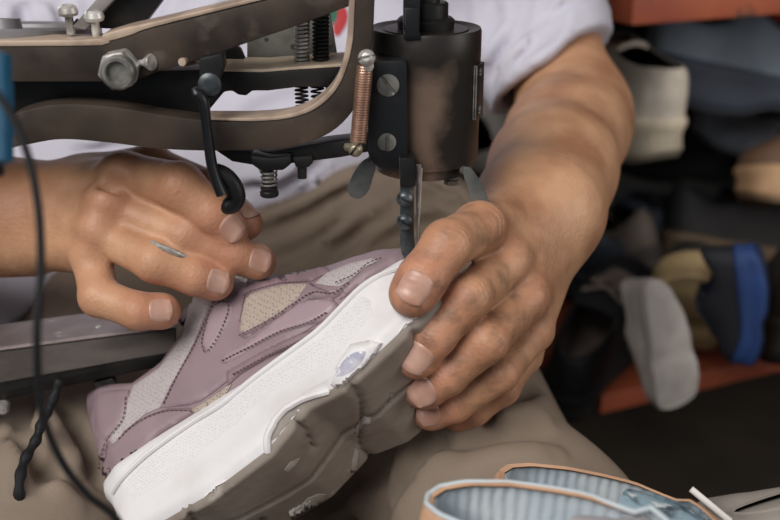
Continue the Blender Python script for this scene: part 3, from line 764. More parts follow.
# name plate on the right of the drum
an = math.radians(-22); nx, ny = math.cos(an), math.sin(an); zc = onY(473, 90, DY-.01)[2]
cN = np.array((dc[0]+(R+.0006)*nx, DY+(R+.0006)*ny, zc))
npl = MB(); box(npl, cN, ((-ny, nx, 0), (nx, ny, 0), (0, 0, 1)), (.0065, .0008, .0150), .0005); np_o = npl.build('rating_plate', M['blackplate'], dr)
mb = MB()
for s_ in (-1, 1): box(mb, cN+np.array((-ny, nx, 0))*.0062*s_, ((-ny, nx, 0), (nx, ny, 0), (0, 0, 1)), (.00030, .0010, .0152), 0)
for s_ in (-1, 1): screw_head(mb, cN+np.array((0, 0, .0108*s_))+np.array((nx, ny, 0))*.0006, (nx, ny, 0), .0024, .0012, .6, .4, n=20)
mb.build('plate_rim', M['dullsteel'], np_o)
# presser bar, foot, needle, paddles under the drum
PY = DY-.039
pb = MB(); w = 6.5
cl = [(406, 158), (407, 185), (407, 212), (407, 235), (408, 250), (411, 261)]
pxprism(pb, ribbon(cl, [15, 14, 14, 14, 14, 11], 5), PY-.005, .008, .0012)
pr = pb.build('presser_bar', M['blued'], K)
mb = MB(); pxprism(mb, [(400, 158), (415, 158), (416, 187), (400, 187)], PY-.007, .012, .001); mb.build('bar_clamp', M['black'], pr)
for py in (198, 221):
    mb = MB(); screw_head(mb, onY(405, py, PY-.005), (-.15, -1, .1), .0044, .0045, 2.6, .4); mb.build('clamp_screw', M['blued'], pr)
mb = MB(); tube(mb, catmull([onY(*p, PY-.001) for p in ((408, 250), (411, 260), (416, 265), (424, 267))], 5), .0032, 10, squash=.5); mb.build('presser_foot', M['blued'], pr)
mb = MB(); tube(mb, [onY(418.5, 165, PY+.004), onY(418.5, 196, PY+.004), onY(418, 250, PY+.004)], [.0016, .0014, .0006], 10); nd = mb.build('needle', M['steel'], K)
mb = MB(); tube(mb, catmull([onY(*p, PY) for p in ((422, 168), (421, 190), (419.5, 215), (418, 240))], 4), .0003, 5); mb.build('sewing_thread', M['thread'], nd)
PADM = mat('dark_grey_steel', (.085, .09, .088), .42, .4, c2=(.14, .145, .14), scale=80)
def paddle(pts, Y, lean):
    mb = MB(); P = catmull(pts, 5, True); prism(mb, [onY(p[0], p[1], Y) for p in P], (lean, .0022, 0), .0006); return mb.build('wing_paddle', PADM, K)
paddle([(371, 158), (376, 164), (373, 178), (368, 192), (359, 199), (350, 196), (348, 188), (353, 174), (362, 162)], DY-R*.7, .0)
paddle([(463, 170), (470, 168), (478, 178), (487, 196), (491, 207), (487, 214), (478, 214), (472, 204), (467, 188)], DY-R*.95, .0)
for q in ([onY(370, 158, DY-R*.7), onY(392, 164, DY-R*.5)], [onY(468, 172, DY-R*.92), onY(455, 166, DY-R*.4)]):
    mb = MB(); tube(mb, q, .0023, 8); mb.build('paddle_pivot', M['dullsteel'], K)
mb = MB(); lathe(mb, (onY(452, 168, DY-.012)[0], DY-.012, zb), (0, 0, -1), [(.003, -.001), (.003, .003), (.0045, .0035), (.0045, .006), (0, .0065)], 6); mb.build('drum_bolt', M['dullsteel'], dr)
# bed arm running into the sneaker
def bp(px, py, d): return W(px, py, d)
bd = .676
A0, A1 = bp(-90, 362, bd+.004), bp(176, 322, bd-.004)
mb = MB()
def quad_bar(mb, sec0, sec1, bev=.0008):
    bm = bmesh.new(); a = [bm.verts.new(V(p)) for p in sec0]; b = [bm.verts.new(V(p)) for p in sec1]; n_ = len(a)
    bm.faces.new(a[::-1]); bm.faces.new(b)
    for i in range(n_): bm.faces.new((a[i], a[(i+1) % n_], b[(i+1) % n_], b[i]))
    bmesh.ops.recalc_face_normals(bm, faces=bm.faces); bmesh.ops.bevel(bm, geom=bm.edges[:], offset=bev, segments=2, affect='EDGES'); mb.bm(bm)
dl = bd; dr_ = bd-.008
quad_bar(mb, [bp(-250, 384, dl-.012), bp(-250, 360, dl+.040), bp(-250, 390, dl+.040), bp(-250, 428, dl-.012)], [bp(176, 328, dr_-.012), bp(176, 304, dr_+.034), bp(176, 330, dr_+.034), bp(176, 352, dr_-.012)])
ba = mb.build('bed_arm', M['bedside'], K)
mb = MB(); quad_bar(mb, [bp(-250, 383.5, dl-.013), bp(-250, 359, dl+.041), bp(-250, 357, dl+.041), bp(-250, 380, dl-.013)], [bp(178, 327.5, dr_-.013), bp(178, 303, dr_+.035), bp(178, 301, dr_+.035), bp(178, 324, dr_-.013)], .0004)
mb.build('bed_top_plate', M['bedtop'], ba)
mb = MB(); quad_bar(mb, [bp(-250, 428, dl-.012), bp(-250, 421, dl+.04), bp(-250, 441, dl+.04), bp(-250, 452, dl-.006)], [bp(172, 352, dr_-.012), bp(172, 346, dr_+.03), bp(172, 356, dr_+.03), bp(172, 364, dr_-.006)])
mb.build('bed_under_rail', M['black'], ba)
for px, py in ((99, 328), (1, 347)):
    h = bp(px, py, dl-.002); mb = MB(); screw_head(mb, W(px, py, .672), (0, -.3, 1), .0020, .0012, .6, .4, n=20); mb.build('bed_screw', M['steel'], ba)
mb = MB(); lathe(mb, W(3, 408, .664), (.3, -1, .2), [(.004, -.008), (.004, .002), (.0026, .004), (0, .0045)], 16); mb.build('rail_bolt', M['steel'], ba)
mb = MB(); pxprism(mb, [(93, 383), (112, 378), (116, 384), (106, 388), (96, 388)], .605, .006, .001); mb.build('rail_clip', M['dullsteel'], ba)
# column joining arms and bed outside the picture, blue knob at the left edge
mb = MB(); cx = onY(-205, 200, YF+.01)[0]
box(mb, (cx, YF+.045, .55), XYZ, (.026, .03, .30), .006); box(mb, (cx, YF+.05, .20), XYZ, (.02, .025, .16), .005); box(mb, (cx, YF+.05, .02), XYZ, (.07, .05, .02), .008)
box(mb, (cx+.01, YF+.012, .802), XYZ, (.03, .016, .012), .004)
mb.build('column', M['iron'], K)
mb = MB(); h0 = W(-14, 52, .43); h1 = W(-12, 165, .43); tube(mb, catmull([h0, h0*.7+h1*.3, h0*.3+h1*.7, h1], 6), [.006]+[.0098]*5+[.0102]*7+[.0098]*5+[.006], 20)
kb = mb.build('crank_grip', M['blue'], K); kb['label'] = 'blue plastic crank grip'
mb = MB(); tube(mb, [h0, h0+np.array((-.03, 0, .02)), np.array((cx, YF, .82))], .004, 10); mb.build('crank_rod', M['iron'], K)
mb = MB(); tube(mb, [h1, h1+np.array((0, 0, -.004))], .006, 12); mb.build('grip_cap', M['blackplate'], kb)
# ------------------------------------------------------------------ the person
person = thing('person', 'seated person in white short sleeved shirt and khaki trousers working at the sewing machine', 'person', W(270, 300, 1.0)*np.array((1, 1, 0)))
B_ = SDF(); NAILS = []; KN = []; TIPS = []; CR = []
def finger(js, rs, k=.004, nail=None, nail_scale=1.):
    P = [W(*j) for j in js]
    for i in range(len(P)-1): B_.cone(P[i], P[i+1], rs[i], rs[i+1], k if i else .0055)
    for i in range(1, len(P)-1): KN.append((P[i], rs[i]*1.25))
    TIPS.append((P[-1], rs[-1]*2.4))
    nd = np.array(AX)*nail[0]+AU*nail[1]-AF*nail[2] if nail is not None else -AF
    for i in range(1, len(P)-1):
        a = P[i]-P[i-1]; b = P[i+1]-P[i]; tt = a/np.linalg.norm(a)+b/np.linalg.norm(b); tt /= np.linalg.norm(tt)
        n_ = -AF-tt*(tt@-AF) if i < len(P)-2 else nd-tt*(tt@nd); n_ /= np.linalg.norm(n_)
        CR.append((P[i], tt, n_, rs[i], 1. if i == 1 or len(P) == 5 else .8))
    t = P[-1]-P[-2]; t /= np.linalg.norm(t)
    if nail is not None:
        nv = np.array(AX)*nail[0]+AU*nail[1]-AF*nail[2]; nv -= t*(nv@t); nv /= np.linalg.norm(nv)
        B_.ell(P[-1]-t*rs[-1]*.2-nv*rs[-1]*.25, (t, nv, np.cross(t, nv)), (rs[-1]*1.15, rs[-1]*.85, rs[-1]*1.05), .004)
        NAILS.append((P[-1], t, nv, rs[-1]*nail_scale))
    return P
def palm(pts, k=.012):
    for a, b, ra, rb in pts: B_.cone(W(*a), W(*b), ra, rb, k)
# the hand on the left of the picture (working hand)
palm([((14, 214, .690), (124, 178, .652), .021, .0125), ((14, 216, .690), (110, 206, .645), .022, .0125), ((14, 222, .692), (100, 232, .645), .022, .012), ((14, 230, .694), (92, 258, .650), .021, .011),
      ((20, 205, .70), (86, 186, .685), .022, .018), ((70, 225, .672), (100, 215, .665), .022, .016), ((86, 186, .685), (150, 168, .677), .018, .0125), ((60, 200, .672), (112, 190, .66), .02, .016)])
f1 = finger([(124, 174, .648), (180, 186, .624), (212, 214, .626), (229, 231, .631)], [.0132, .0135, .0122, .0108], nail=(.22, .25, .94))
f2 = finger([(110, 206, .641), (185, 236, .630), (234, 254, .636), (259, 262, .642)], [.0120, .0116, .0106, .0098], nail=(.35, .05, .93))
f3 = finger([(100, 232, .640), (155, 262, .622), (195, 276, .627), (216, 282, .633)], [.0118, .0116, .0110, .0102], nail=(.32, .05, .94))
f4 = finger([(92, 256, .646), (99, 297, .627), (138, 311, .620), (163, 311, .624)], [.0115, .0112, .0105, .0096], nail=(.25, .12, .95))
finger([(100, 180, .684), (152, 166, .678), (210, 190, .660), (246, 222, .650)], [.015, .0128, .0118, .0098], nail=(-.2, .9, .2))
for a, b in (((40, 205, .668), (118, 170, .636)), ((40, 214, .668), (106, 200, .629)), ((42, 224, .669), (97, 228, .630)), ((44, 236, .673), (90, 252, .636))):
    B_.cone(W(*a), W(*b), .0035, .0062, .008)
for p, r in (((121, 172, .640), .0108), ((107, 202, .633), .0108), ((97, 229, .633), .0105), ((90, 254, .639), .010)):
    B_.ell(W(*p), np.eye(3), (r, r, r), .008); KN.append((W(*p), .016))
B_.ell(W(110, 186, .627), np.eye(3), (.006, .003, .006), .006, '-')
wr1 = W(14, 216, .692); el1 = W(-170, 262, .86); sh1 = W(-5, -150, 1.02)
B_.cone(wr1, wr1*.55+el1*.45, .0275, .040, .02); B_.cone(wr1*.55+el1*.45, el1, .040, .043, .02)
B_.cone(W(-6, 200, .695), W(22, 206, .682), .024, .022, .02); B_.cone(W(-8, 232, .698), W(30, 236, .686), .024, .020, .02)
B_.cone(el1, sh1, .043, .058, .02)
# the hand on the right of the picture (holding the sneaker's toe)
palm([((541, 206, .690), (508, 262, .634), .023, .0130), ((543, 214, .690), (527, 297, .640), .024, .0130), ((546, 220, .692), (532, 330, .656), .024, .0125), ((548, 226, .696), (523, 355, .672), .022, .0115),
      ((528, 205, .688), (486, 228, .630), .024, .0145), ((520, 240, .668), (512, 300, .668), .022, .018), ((505, 240, .660), (500, 285, .650), .016, .012)])
finger([(496, 222, .644), (478, 229, .615), (447, 245, .580), (422, 279, .575), (412, 294, .574)], [.0150, .0142, .0134, .0130, .0118], nail=(-.20, -.12, .97), nail_scale=1.05)
finger([(508, 262, .632), (468, 297, .592), (434, 336, .592), (416, 359, .595)], [.0132, .0126, .0116, .0108], nail=(-.05, .10, .98), nail_scale=1.15)
finger([(527, 297, .638), (486, 341, .602), (446, 376, .608), (423, 391, .613)], [.0128, .0122, .0112, .0104], nail=(-.08, .12, .98), nail_scale=1.15)
finger([(532, 330, .654), (499, 372, .624), (454, 404, .630), (430, 413, .635)], [.0122, .0115, .0105, .0097], nail=(-.10, .15, .97), nail_scale=1.1)
finger([(523, 355, .668), (502, 388, .650), (474, 410, .652), (456, 416, .655)], [.0110, .0102, .0092, .0084], nail=(-.15, .35, .9))
for a, b in (((538, 225, .662), (510, 262, .623)), ((543, 232, .664), (528, 294, .629)), ((550, 245, .668), (533, 326, .646))):
    B_.cone(W(*a), W(*b), .003, .0062, .008)
for p, r in (((507, 261, .625), .0118), ((526, 296, .631), .0112), ((531, 329, .648), .0105), ((481, 226, .612), .0115)):
    B_.ell(W(*p), np.eye(3), (r, r, r), .008); KN.append((W(*p), .018))
wr2 = W(541, 207, .692); el2 = W(572, 110, .862); sh2 = W(500, -130, 1.02)
m1_ = wr2*.68+el2*.32; m2_ = wr2*.36+el2*.64
B_.cone(wr2, m1_, .0280, .0330, .03); B_.cone(m1_, m2_, .0330, .0370, .03); B_.cone(m2_, el2, .0370, .0355, .03)
B_.cone(W(522, 204, .692), W(540, 165, .745), .022, .026, .03); B_.cone(W(556, 210, .696), W(566, 168, .75), .022, .026, .03)
B_.ell(W(587, 126, .84), np.eye(3), (.026, .032, .03), .04)
B_.cone(el2, sh2, .0360, .054, .03)
# trunk, neck and head complete the figure under the clothes and above the picture
neck0 = (sh1+sh2)/2+np.array((0, .0, .02)); pelvis = W(262, 300, 1.03)
B_.cone(sh1, neck0, .058, .06, .03); B_.cone(sh2, neck0, .058, .06, .03); B_.cone(neck0, pelvis, .05, .05, .03)
hd = neck0+np.array((.0, -.06, .20))
B_.cone(neck0, hd-np.array((0, -.02, .06)), .058, .055, .03)
B_.ell(hd, XYZ, (.075, .095, .115), .02); B_.ell(hd+np.array((0, -.025, -.06)), XYZ, (.058, .066, .06), .03)
B_.cone(hd+np.array((0, -.088, .012)), hd+np.array((0, -.112, -.025)), .008, .0135, .012)
for s_ in (-1, 1):
    B_.ell(hd+np.array((.077*s_, .01, -.01)), XYZ, (.010, .02, .032), .006)
    B_.ell(hd+np.array((.031*s_, -.094, .006)), XYZ, (.016, .014, .010), .006, '-'); B_.ell(hd+np.array((.031*s_, -.080, .006)), XYZ, (.0125, .0125, .0115), .002)
    B_.cone(hd+np.array((.012*s_, -.094, .024)), hd+np.array((.05*s_, -.082, .024)), .006, .005, .01)
B_.cone(hd+np.array((-.022, -.089, -.058)), hd+np.array((.022, -.089, -.058)), .0075, .0075, .006)
B_.cone(hd+np.array((-.024, -.100, -.058)), hd+np.array((.024, -.100, -.058)), .0032, .0032, .002, '-')
def hand_lines(Q):
    out = np.zeros(len(Q))
    for c, t, n, r, st in CR:
        d = Q-c; I = np.nonzero((d*d).sum(1) < (r*1.9)**2)[0]
        if not len(I): continue
        d = d[I]; b = np.cross(t, n); x = d@t; y = (d@b)/r; z = (d@n)/r
        wz = np.clip(z*1.6+.1, 0, 1)*np.clip(1.15-np.abs(y), 0, 1)
        x = x+.0012*np.sin(y*5+c[0]*900)+.10*r*y*y*np.sign(x)
        g = 0
        for o, w, am in ((-.52, .0007, .5), (-.26, .0008, .9), (.0, .0009, 1.), (.24, .0008, .9), (.50, .0007, .55)):
            g = g+am*np.exp(-((x-o*r)/w)**2)
        out[I] += .00050*st*g*wz-.0006*st*np.exp(-(x/(r*.55))**2)*wz
    return out
B_.disp = hand_lines
pts_ = np.array([p for q in B_.p if q[6] is None for p in (q[0], q[1])])
HC = [(W(130, 215, .655), .118, wr1, wr1-el1), (W(490, 300, .640), .120, wr2, wr2-el2)]
HC = [(c_, r_, w_+a_/np.linalg.norm(a_)*.004, a_/np.linalg.norm(a_)) for c_, r_, w_, a_ in HC]
def coarse(Q):
    D = B_(Q)
    for c_, r_, w_, a_ in HC:
        I = np.linalg.norm(Q-c_, axis=1) < r_; D[I] = np.maximum(D[I], (Q[I]-w_)@a_)
    return D
parts_ = [sdf_mesh(coarse, pts_.min(0)-.14, pts_.max(0)+.14, .0027)]
for c_, r_, w_, a_ in HC:
    parts_.append(sdf_mesh(lambda Q: np.maximum(B_(Q), -((Q-w_)@a_)-.003), c_-r_, c_+r_, .00125))
P1 = np.concatenate([p for p, q in parts_]); o_ = np.cumsum([0]+[len(p) for p, q in parts_])
Q1 = np.concatenate([q+k for (p, q), k in zip(parts_, o_)])
nailV, nailF, nailM = [], [], []
def add_nail(tip, t, n, r):
    b = np.cross(t, n); L, Wd = r*1.5, r*.76; NU, NV = 15, 13; base = len(P1)+len(nailV); N1 = NU*NV
    u, v = np.meshgrid(np.linspace(-1, 1, NU), np.linspace(-1, 1, NV), indexing='ij')
    x = (u*np.sqrt(1-v*v*.42)).ravel(); y = (v*np.sqrt(1-u*u*.40)).ravel()
    p0 = tip+np.outer(x*L*.5-r*.22, t)+np.outer(y*Wd, b); p = p0+n*r*2.
    for _ in range(24): p = p-np.outer(np.maximum(B_(p), 0)*.8, n)
    h = (p-p0)@n; h = np.minimum(h, r*1.2); lim = h.max()-.55*r; h = np.maximum(h, lim)
    e = np.maximum(np.abs(u), np.abs(v)).ravel()
    lift = np.where(x > .55, .0009, .00045)-.0011*np.clip((e-.86)/.14, 0, 1)*(x < .55)
    top = p0+np.outer(h+lift, n); low = p0+np.outer(h-.0012, n)
    nailV.extend(list(top)+list(low))
    for lay in (0, 1):
        for i in range(NU-1):
            for j in range(NV-1):
                q = base+lay*N1+i*NV+j; f = (q, q+NV, q+NV+1, q+1)
                nailF.append(f if lay == 0 else f[::-1]); nailM.append(1)
    def rim(ids, mt):
        for a_, b_2 in zip(ids[:-1], ids[1:]): nailF.append((base+a_, base+b_2, base+N1+b_2, base+N1+a_)); nailM.append(mt)
    rim([j for j in range(NV)], 2); rim([(NU-1)*NV+j for j in range(NV)][::-1], 2)
    rim([i*NV for i in range(NU)][::-1], 2); rim([i*NV+NV-1 for i in range(NU)], 2)
for a in NAILS: add_nail(*a)
allP = np.concatenate([P1, np.array(nailV)]); allQ = np.concatenate([Q1, np.array(nailF)])
me = np_mesh('body', allP, allQ)
body = link('body', me, [M['skin'], M['nail'], M['nail_edge']], person)
mi = np.zeros(len(me.polygons), np.int32)
if len(mi) == len(allQ): mi[len(Q1):] = nailM
me.polygons.foreach_set('material_index', mi)
d = np.full(len(allP), 9.)
for p, r in KN: d = np.minimum(d, np.linalg.norm(allP-p, axis=1)/r)
e = np.full(len(allP), 9.)
for p, r in TIPS: e = np.minimum(e, np.linalg.norm(allP-p, axis=1)/r)
bl = np.clip(1.3-d, 0, 1)*.6+np.clip(1.25-e, 0, 1)*.75
at = me.attributes.new('blush', 'FLOAT', 'POINT'); at.data.foreach_set('value', np.clip(bl, 0, 1).astype(np.float32))
g0 = np.linalg.norm(allP-W(440, 320, .61), axis=1); gr = np.clip(1.3-g0/.09, 0, 1)+.25*np.clip(1.2-e, 0, 1)
at = me.attributes.new('grime', 'FLOAT', 'POINT'); at.data.foreach_set('value', np.clip(gr, 0, 1).astype(np.float32))
# ---- shirt
Sh = SDF()
chest0 = neck0+np.array((0, .01, -.02))
ch = W(300, 40, 1.03); be = W(235, 215, 1.03)
Sh.cone(ch+np.array((-.07, 0, 0)), be+np.array((-.035, 0, -.02)), .125, .120, .05); Sh.cone(ch+np.array((.06, 0, 0)), be+np.array((.04, 0, -.02)), .120, .118, .05)
Sh.cone(W(62, -60, 1.03), W(80, 240, 1.02), .115, .115, .05); Sh.cone(be, W(230, 330, 1.02), .135, .14, .05); Sh.cone(be+np.array((-.06, 0, 0)), W(120, 330, 1.0), .12, .11, .05)
Sh.cone(sh1, chest0, .075, .085, .05); Sh.cone(sh2, chest0, .075, .085, .05)
Sh.cone(sh2, W(516, 0, .935), .078, .070, .04); Sh.cone(W(516, 0, .935), W(552, 80, .885), .068, .0575, .02)
Sh.cone(sh1, sh1*.45+el1*.55, .078, .072, .04)
Sh.cone(W(549, 66, .893), W(566, 112, .860), .0440, .0490, .003, '-'); ax2 = el2-sh2; ax2 /= np.linalg.norm(ax2)
Sh.cone(sh1*.6+el1*.4, sh1*.3+el1*.7, .062, .062, .003, '-')
base_call = SDF.__call__
CUFF_O = W(556, 68, .885); CUFF_N = AX*.56-AU*.80-AF*.22; CUFF_N = CUFF_N/np.linalg.norm(CUFF_N)
def shirt_fn(Q):
    sv = Sh.post; Sh.post = []
    D = base_call(Sh, Q); Sh.post = sv
    # cuff: cut only the sleeve, not the trunk
    o, n = CUFF_O, CUFF_N
    near = np.linalg.norm(Q-o, axis=1) < .2
    dd = (Q-o)@n; right = (Q[:, 0] > W(478, 90, .9)[0])
    D = np.where(near & right, np.maximum(D, dd), D)
    D = np.where(near & right, np.minimum(D, 9), D)
    # hem across the lap
    a, b, c = W(10, 318, .9), W(241, 217, .87), W(356, 158, .87)
    nh = np.cross(b-a, AF); nh /= np.linalg.norm(nh); nh = nh if nh[2] < 0 else -nh
    D = np.maximum(D, (Q-b)@nh)
    oc = neck0+np.array((0, -.01, .075)); D = np.maximum(D, (Q-oc)@np.array((0, -.35, .94)))
    return D
def sh_folds(Q):
    a = Q@np.array((.55, .2, .8)); b = Q@np.array((.8, -.1, -.6))
    f = np.sin(a*70+2.2*np.sin(b*18)+1.2*np.sin(Q[:, 2]*31))*.0035+np.sin(b*48+2*np.sin(a*22))*.0025
    return f*np.clip(1.1-np.abs(Q[:, 2]-.72)/.5, .2, 1)
CS = Creases(shirt_fn)
for ln_, dp, w in (([(250, 204), (288, 184), (330, 160)], .008, .006), ([(236, 196), (268, 178), (300, 164)], .007, .005), ([(262, 212), (300, 194), (340, 168)], .006, .004), ([(70, 158), (110, 150), (150, 152)], .006, .006),
                   ([(24, 2), (26, 20), (22, 44)], .010, .007), ([(46, -10), (44, 16), (48, 40)], .007, .006), ([(64, -10), (60, 10), (66, 40)], .009, .006), ([(110, 60), (150, 20), (170, -20)], .007, .007), ([(200, 40), (230, 10), (250, -20)], .007, .007),
                   ([(488, 84), (500, 60), (518, 30), (528, -8)], .009, .006), ([(500, 76), (524, 54), (540, 20), (548, -10)], .006, .005), ([(482, 60), (488, 36), (500, 8)], .008, .006), ([(528, 62), (548, 36), (562, 6)], .005, .005), ([(480, 30), (486, 10), (492, -20)], .006, .006),
                   ([(60, 300), (90, 280), (120, 268)], .007, .006), ([(240, 120), (290, 100), (330, 95)], .006, .007)):
    CS.add(ln_, dp, w)
class _F:
    def __call__(s, Q):
        D = shirt_fn(Q); I = np.abs(D) < .03
        if I.any():
            qq = Q[I]; D[I] += sh_folds(qq)+CS(qq)
            # stitched double hem of the cuff
            o, n = CUFF_O, CUFF_N
            dd = (qq-o)@n; on = (dd > -.030) & (qq[:, 0] > W(490, 60, .9)[0])
            D[I] -= np.where(on, .0016-.0042*np.exp(-((dd+.024)/.0032)**2), 0)
        return D
lo = np.array((-.50, .62, .42)); hi = np.array((.30, 1.25, 1.35))
SF = _F()
P2, Q2 = sdf_mesh(SF, lo, hi, .0042)
shirt = link('shirt', np_mesh('shirt', P2, Q2), M['shirt'], person)
# ---- trousers
T_ = SDF()
hl, hr = W(370, 305, .99), W(150, 320, .99); kl, kr = W(528, 575, .66), W(20, 600, .66)
T_.cone(hl, hr, .105, .105, .03); T_.cone(W(215, 335, 1.0), W(262, 330, 1.0), .10, .11, .05); T_.cone(W(385, 262, .99), hl, .095, .10, .05); T_.cone(W(385, 262, .99), W(270, 322, 1.0), .09, .10, .05); T_.cone(W(270, 430, .90), W(250, 560, .80), .07, .07, .04); T_.cone(W(205, 330, .96), W(330, 320, .96), .09, .09, .05)
T_.cone(hl, kl, .098, .074, .03); T_.cone(hr, kr, .098, .076, .03)
al, ar = kl+np.array((.0, .10, -.36)), kr+np.array((0, .10, -.36)); al[2] = ar[2] = .075
T_.cone(kl, al, .072, .060, .03); T_.cone(kr, ar, .072, .060, .03)
Tb = SDF(); Tb.p = list(T_.p); CT = Creases(Tb)
for ln_, dp, w in (([(246, 240), (280, 228), (313, 214), (342, 197), (368, 182)], .013, .0062), ([(300, 268), (330, 254), (352, 240), (374, 224), (400, 212)], .012, .0060),
               ([(262, 266), (300, 252), (328, 236), (350, 218)], .009, .0055), ([(370, 256), (392, 240), (420, 228), (450, 222)], .010, .006), ([(400, 200), (430, 200), (462, 212)], .010, .006),
               ([(322, 196), (352, 180), (392, 176), (430, 176)], .008, .005), ([(240, 226), (276, 214), (304, 202), (326, 186)], .008, .005), ([(440, 188), (458, 196), (474, 210)], .008, .005),
               ([(480, 432), (515, 398), (542, 352)], .010, .008), ([(424, 470), (470, 446), (530, 436), (560, 440)], .010, .009), ([(440, 512), (500, 488), (566, 478)], .010, .009), ([(390, 505), (424, 466), (446, 430)], .012, .009),
               ([(4, 436), (40, 466), (92, 486)], .009, .008), ([(14, 360), (56, 336), (110, 305)], .009, .008), ([(58, 404), (80, 440), (104, 490)], .010, .007), ([(20, 400), (34, 450), (40, 500)], .009, .007), ([(300, 506), (345, 486), (400, 458)], .009, .008)):
    CT.add(ln_, dp, w)
def tr_folds(Q):
    a = Q@np.array((.5, -.7, .4)); b = Q@np.array((.8, .5, -.2))
    return np.sin(a*52+2.5*np.sin(b*17)+1.5*np.sin(Q[:, 2]*23))*.0028+np.sin(b*80+2*np.sin(a*30))*.0012+CT(Q)
T_.disp = tr_folds
T_.plane((0, 0, .055), (0, 0, -1))
pp = np.array([p for q in T_.p for p in (q[0], q[1])])
P3, Q3 = sdf_mesh(T_, pp.min(0)-.13, pp.max(0)+.13, .0042)
trousers = link('trousers', np_mesh('trousers', P3, Q3), M['trousers'], person)
hair = SDF(); hair.ell(hd+np.array((0, .018, .03)), XYZ, (.082, .095, .10), .01); hair.plane(hd+np.array((0, -.03, .02)), (0, -.75, -.66), .01)
P4, Q4 = sdf_mesh(hair, hd-.14, hd+.16, .005)
link('hair', np_mesh('hair', P4, Q4), mat('black_hair', (.012, .010, .009), .55, bump=.4, bscale=300), person)
for nm, k in (('shoe', al), ('shoe', ar)):
    s_ = SDF(); s_.cone(k+np.array((0, .02, -.02)), k+np.array((0, -.16, -.04)), .045, .036, .02); s_.plane((0, 0, 0), (0, 0, -1))
    Pq, Qq = sdf_mesh(s_, k-.25, k+.15, .005); link(nm, np_mesh(nm, Pq, Qq), M['black'], person)
# red and green motif on the shirt front
def shirt_patch(poly, m, name, off=.0012):
    mb = MB(); P = catmull(poly, 4, True); pts = []
    tr = SDF(); tr.__class__ = SDF
    for x, y in P:
        r = ray(x, y); t = .5
        for _ in range(120):
            v = SF((CAM+r*t)[None])[0]
            if v < .0004: break
            t += v*.7
        pts.append(CAM+r*(t-off))
    prism(mb, pts, np.array((0, .002, 0)), .0003); return mb.build(name, m, shirt)
q = shirt_patch([(334, 34), (333, 26), (337, 20), (338, 10), (344, 6), (348, 14), (346, 24), (339, 35)], mat('red_print', (.42, .03, .035), .7), 'chest_motif'); q['label'] = 'red motif on the shirt front'
q = shirt_patch([(328, 22), (329, 8), (337, 4), (337, 16), (332, 24)], mat('green_print', (.02, .13, .08), .7), 'chest_motif'); q['label'] = 'green motif on the shirt front'
# rod held between the fingers
mb = MB(); a, b = W(146, 241, .618), W(262, 281, .618)
tube(mb, catmull([W(132, 234, .640), W(154, 244, .6165), W(174, 252, .6150), W(200, 264, .627), W(246, 280, .640)], 4), .0018, 10)
rod = mb.build('awl', M['steel']); tag(rod, 'slim bright steel awl gripped between the fingers of the hand at left', 'tool')
# stool below
st_ = thing('stool', 'low wooden stool under the seated person', 'stool', np.array((pelvis[0], pelvis[1], 0)))
wood = mat('stool_wood', (.16, .09, .05), .6, c2=(.24, .14, .08), scale=12)
sz = W(262, 330, 1.0)[2]-.122
mb = MB(); lathe(mb, (pelvis[0], pelvis[1]+.03, sz-.035), (0, 0, 1), [(0, 0), (.15, 0), (.16, .006), (.16, .028), (.15, .033), (0, .035)], 40); mb.build('seat', wood, st_)
for sx in (-1, 1):
    for sy in (-1, 1):
        mb = MB(); tube(mb, [(pelvis[0]+.10*sx, pelvis[1]+.03+.10*sy, sz-.03), (pelvis[0]+.14*sx, pelvis[1]+.03+.14*sy, 0)], [.018, .014], 12); mb.build('leg', wood, st_)
# ------------------------------------------------------------------ cords at the left
mb = MB(); tube(mb, catmull([W(*p) for p in ((-40, 60, .40), (2, 100, .40), (26, 150, .40), (38, 205, .40), (41, 270, .40), (37, 335, .40), (41, 405, .41), (60, 458, .42), (88, 495, .43), (120, 524, .44), (150, 600, .45))], 8), .0016, 10)
tag(mb.build('cord', M['cable']), 'thin black cord hanging in front of the wrist at left and curling over the lap', 'cord')
mb = MB(); L = catmull([W(*p) for p in ((60, 380, .650), (52, 402, .648), (43, 420, .645), (36, 440, .640), (24, 462, .630), (19, 490, .62), (22, 530, .62), (10, 640, .55))], 8)
tube(mb, L, .0030+.0005*np.sin(np.arange(len(L))*1.1), 10)
tag(mb.build('cord', M['cable']), 'thick black frayed cord hanging under the bed arm', 'cord')
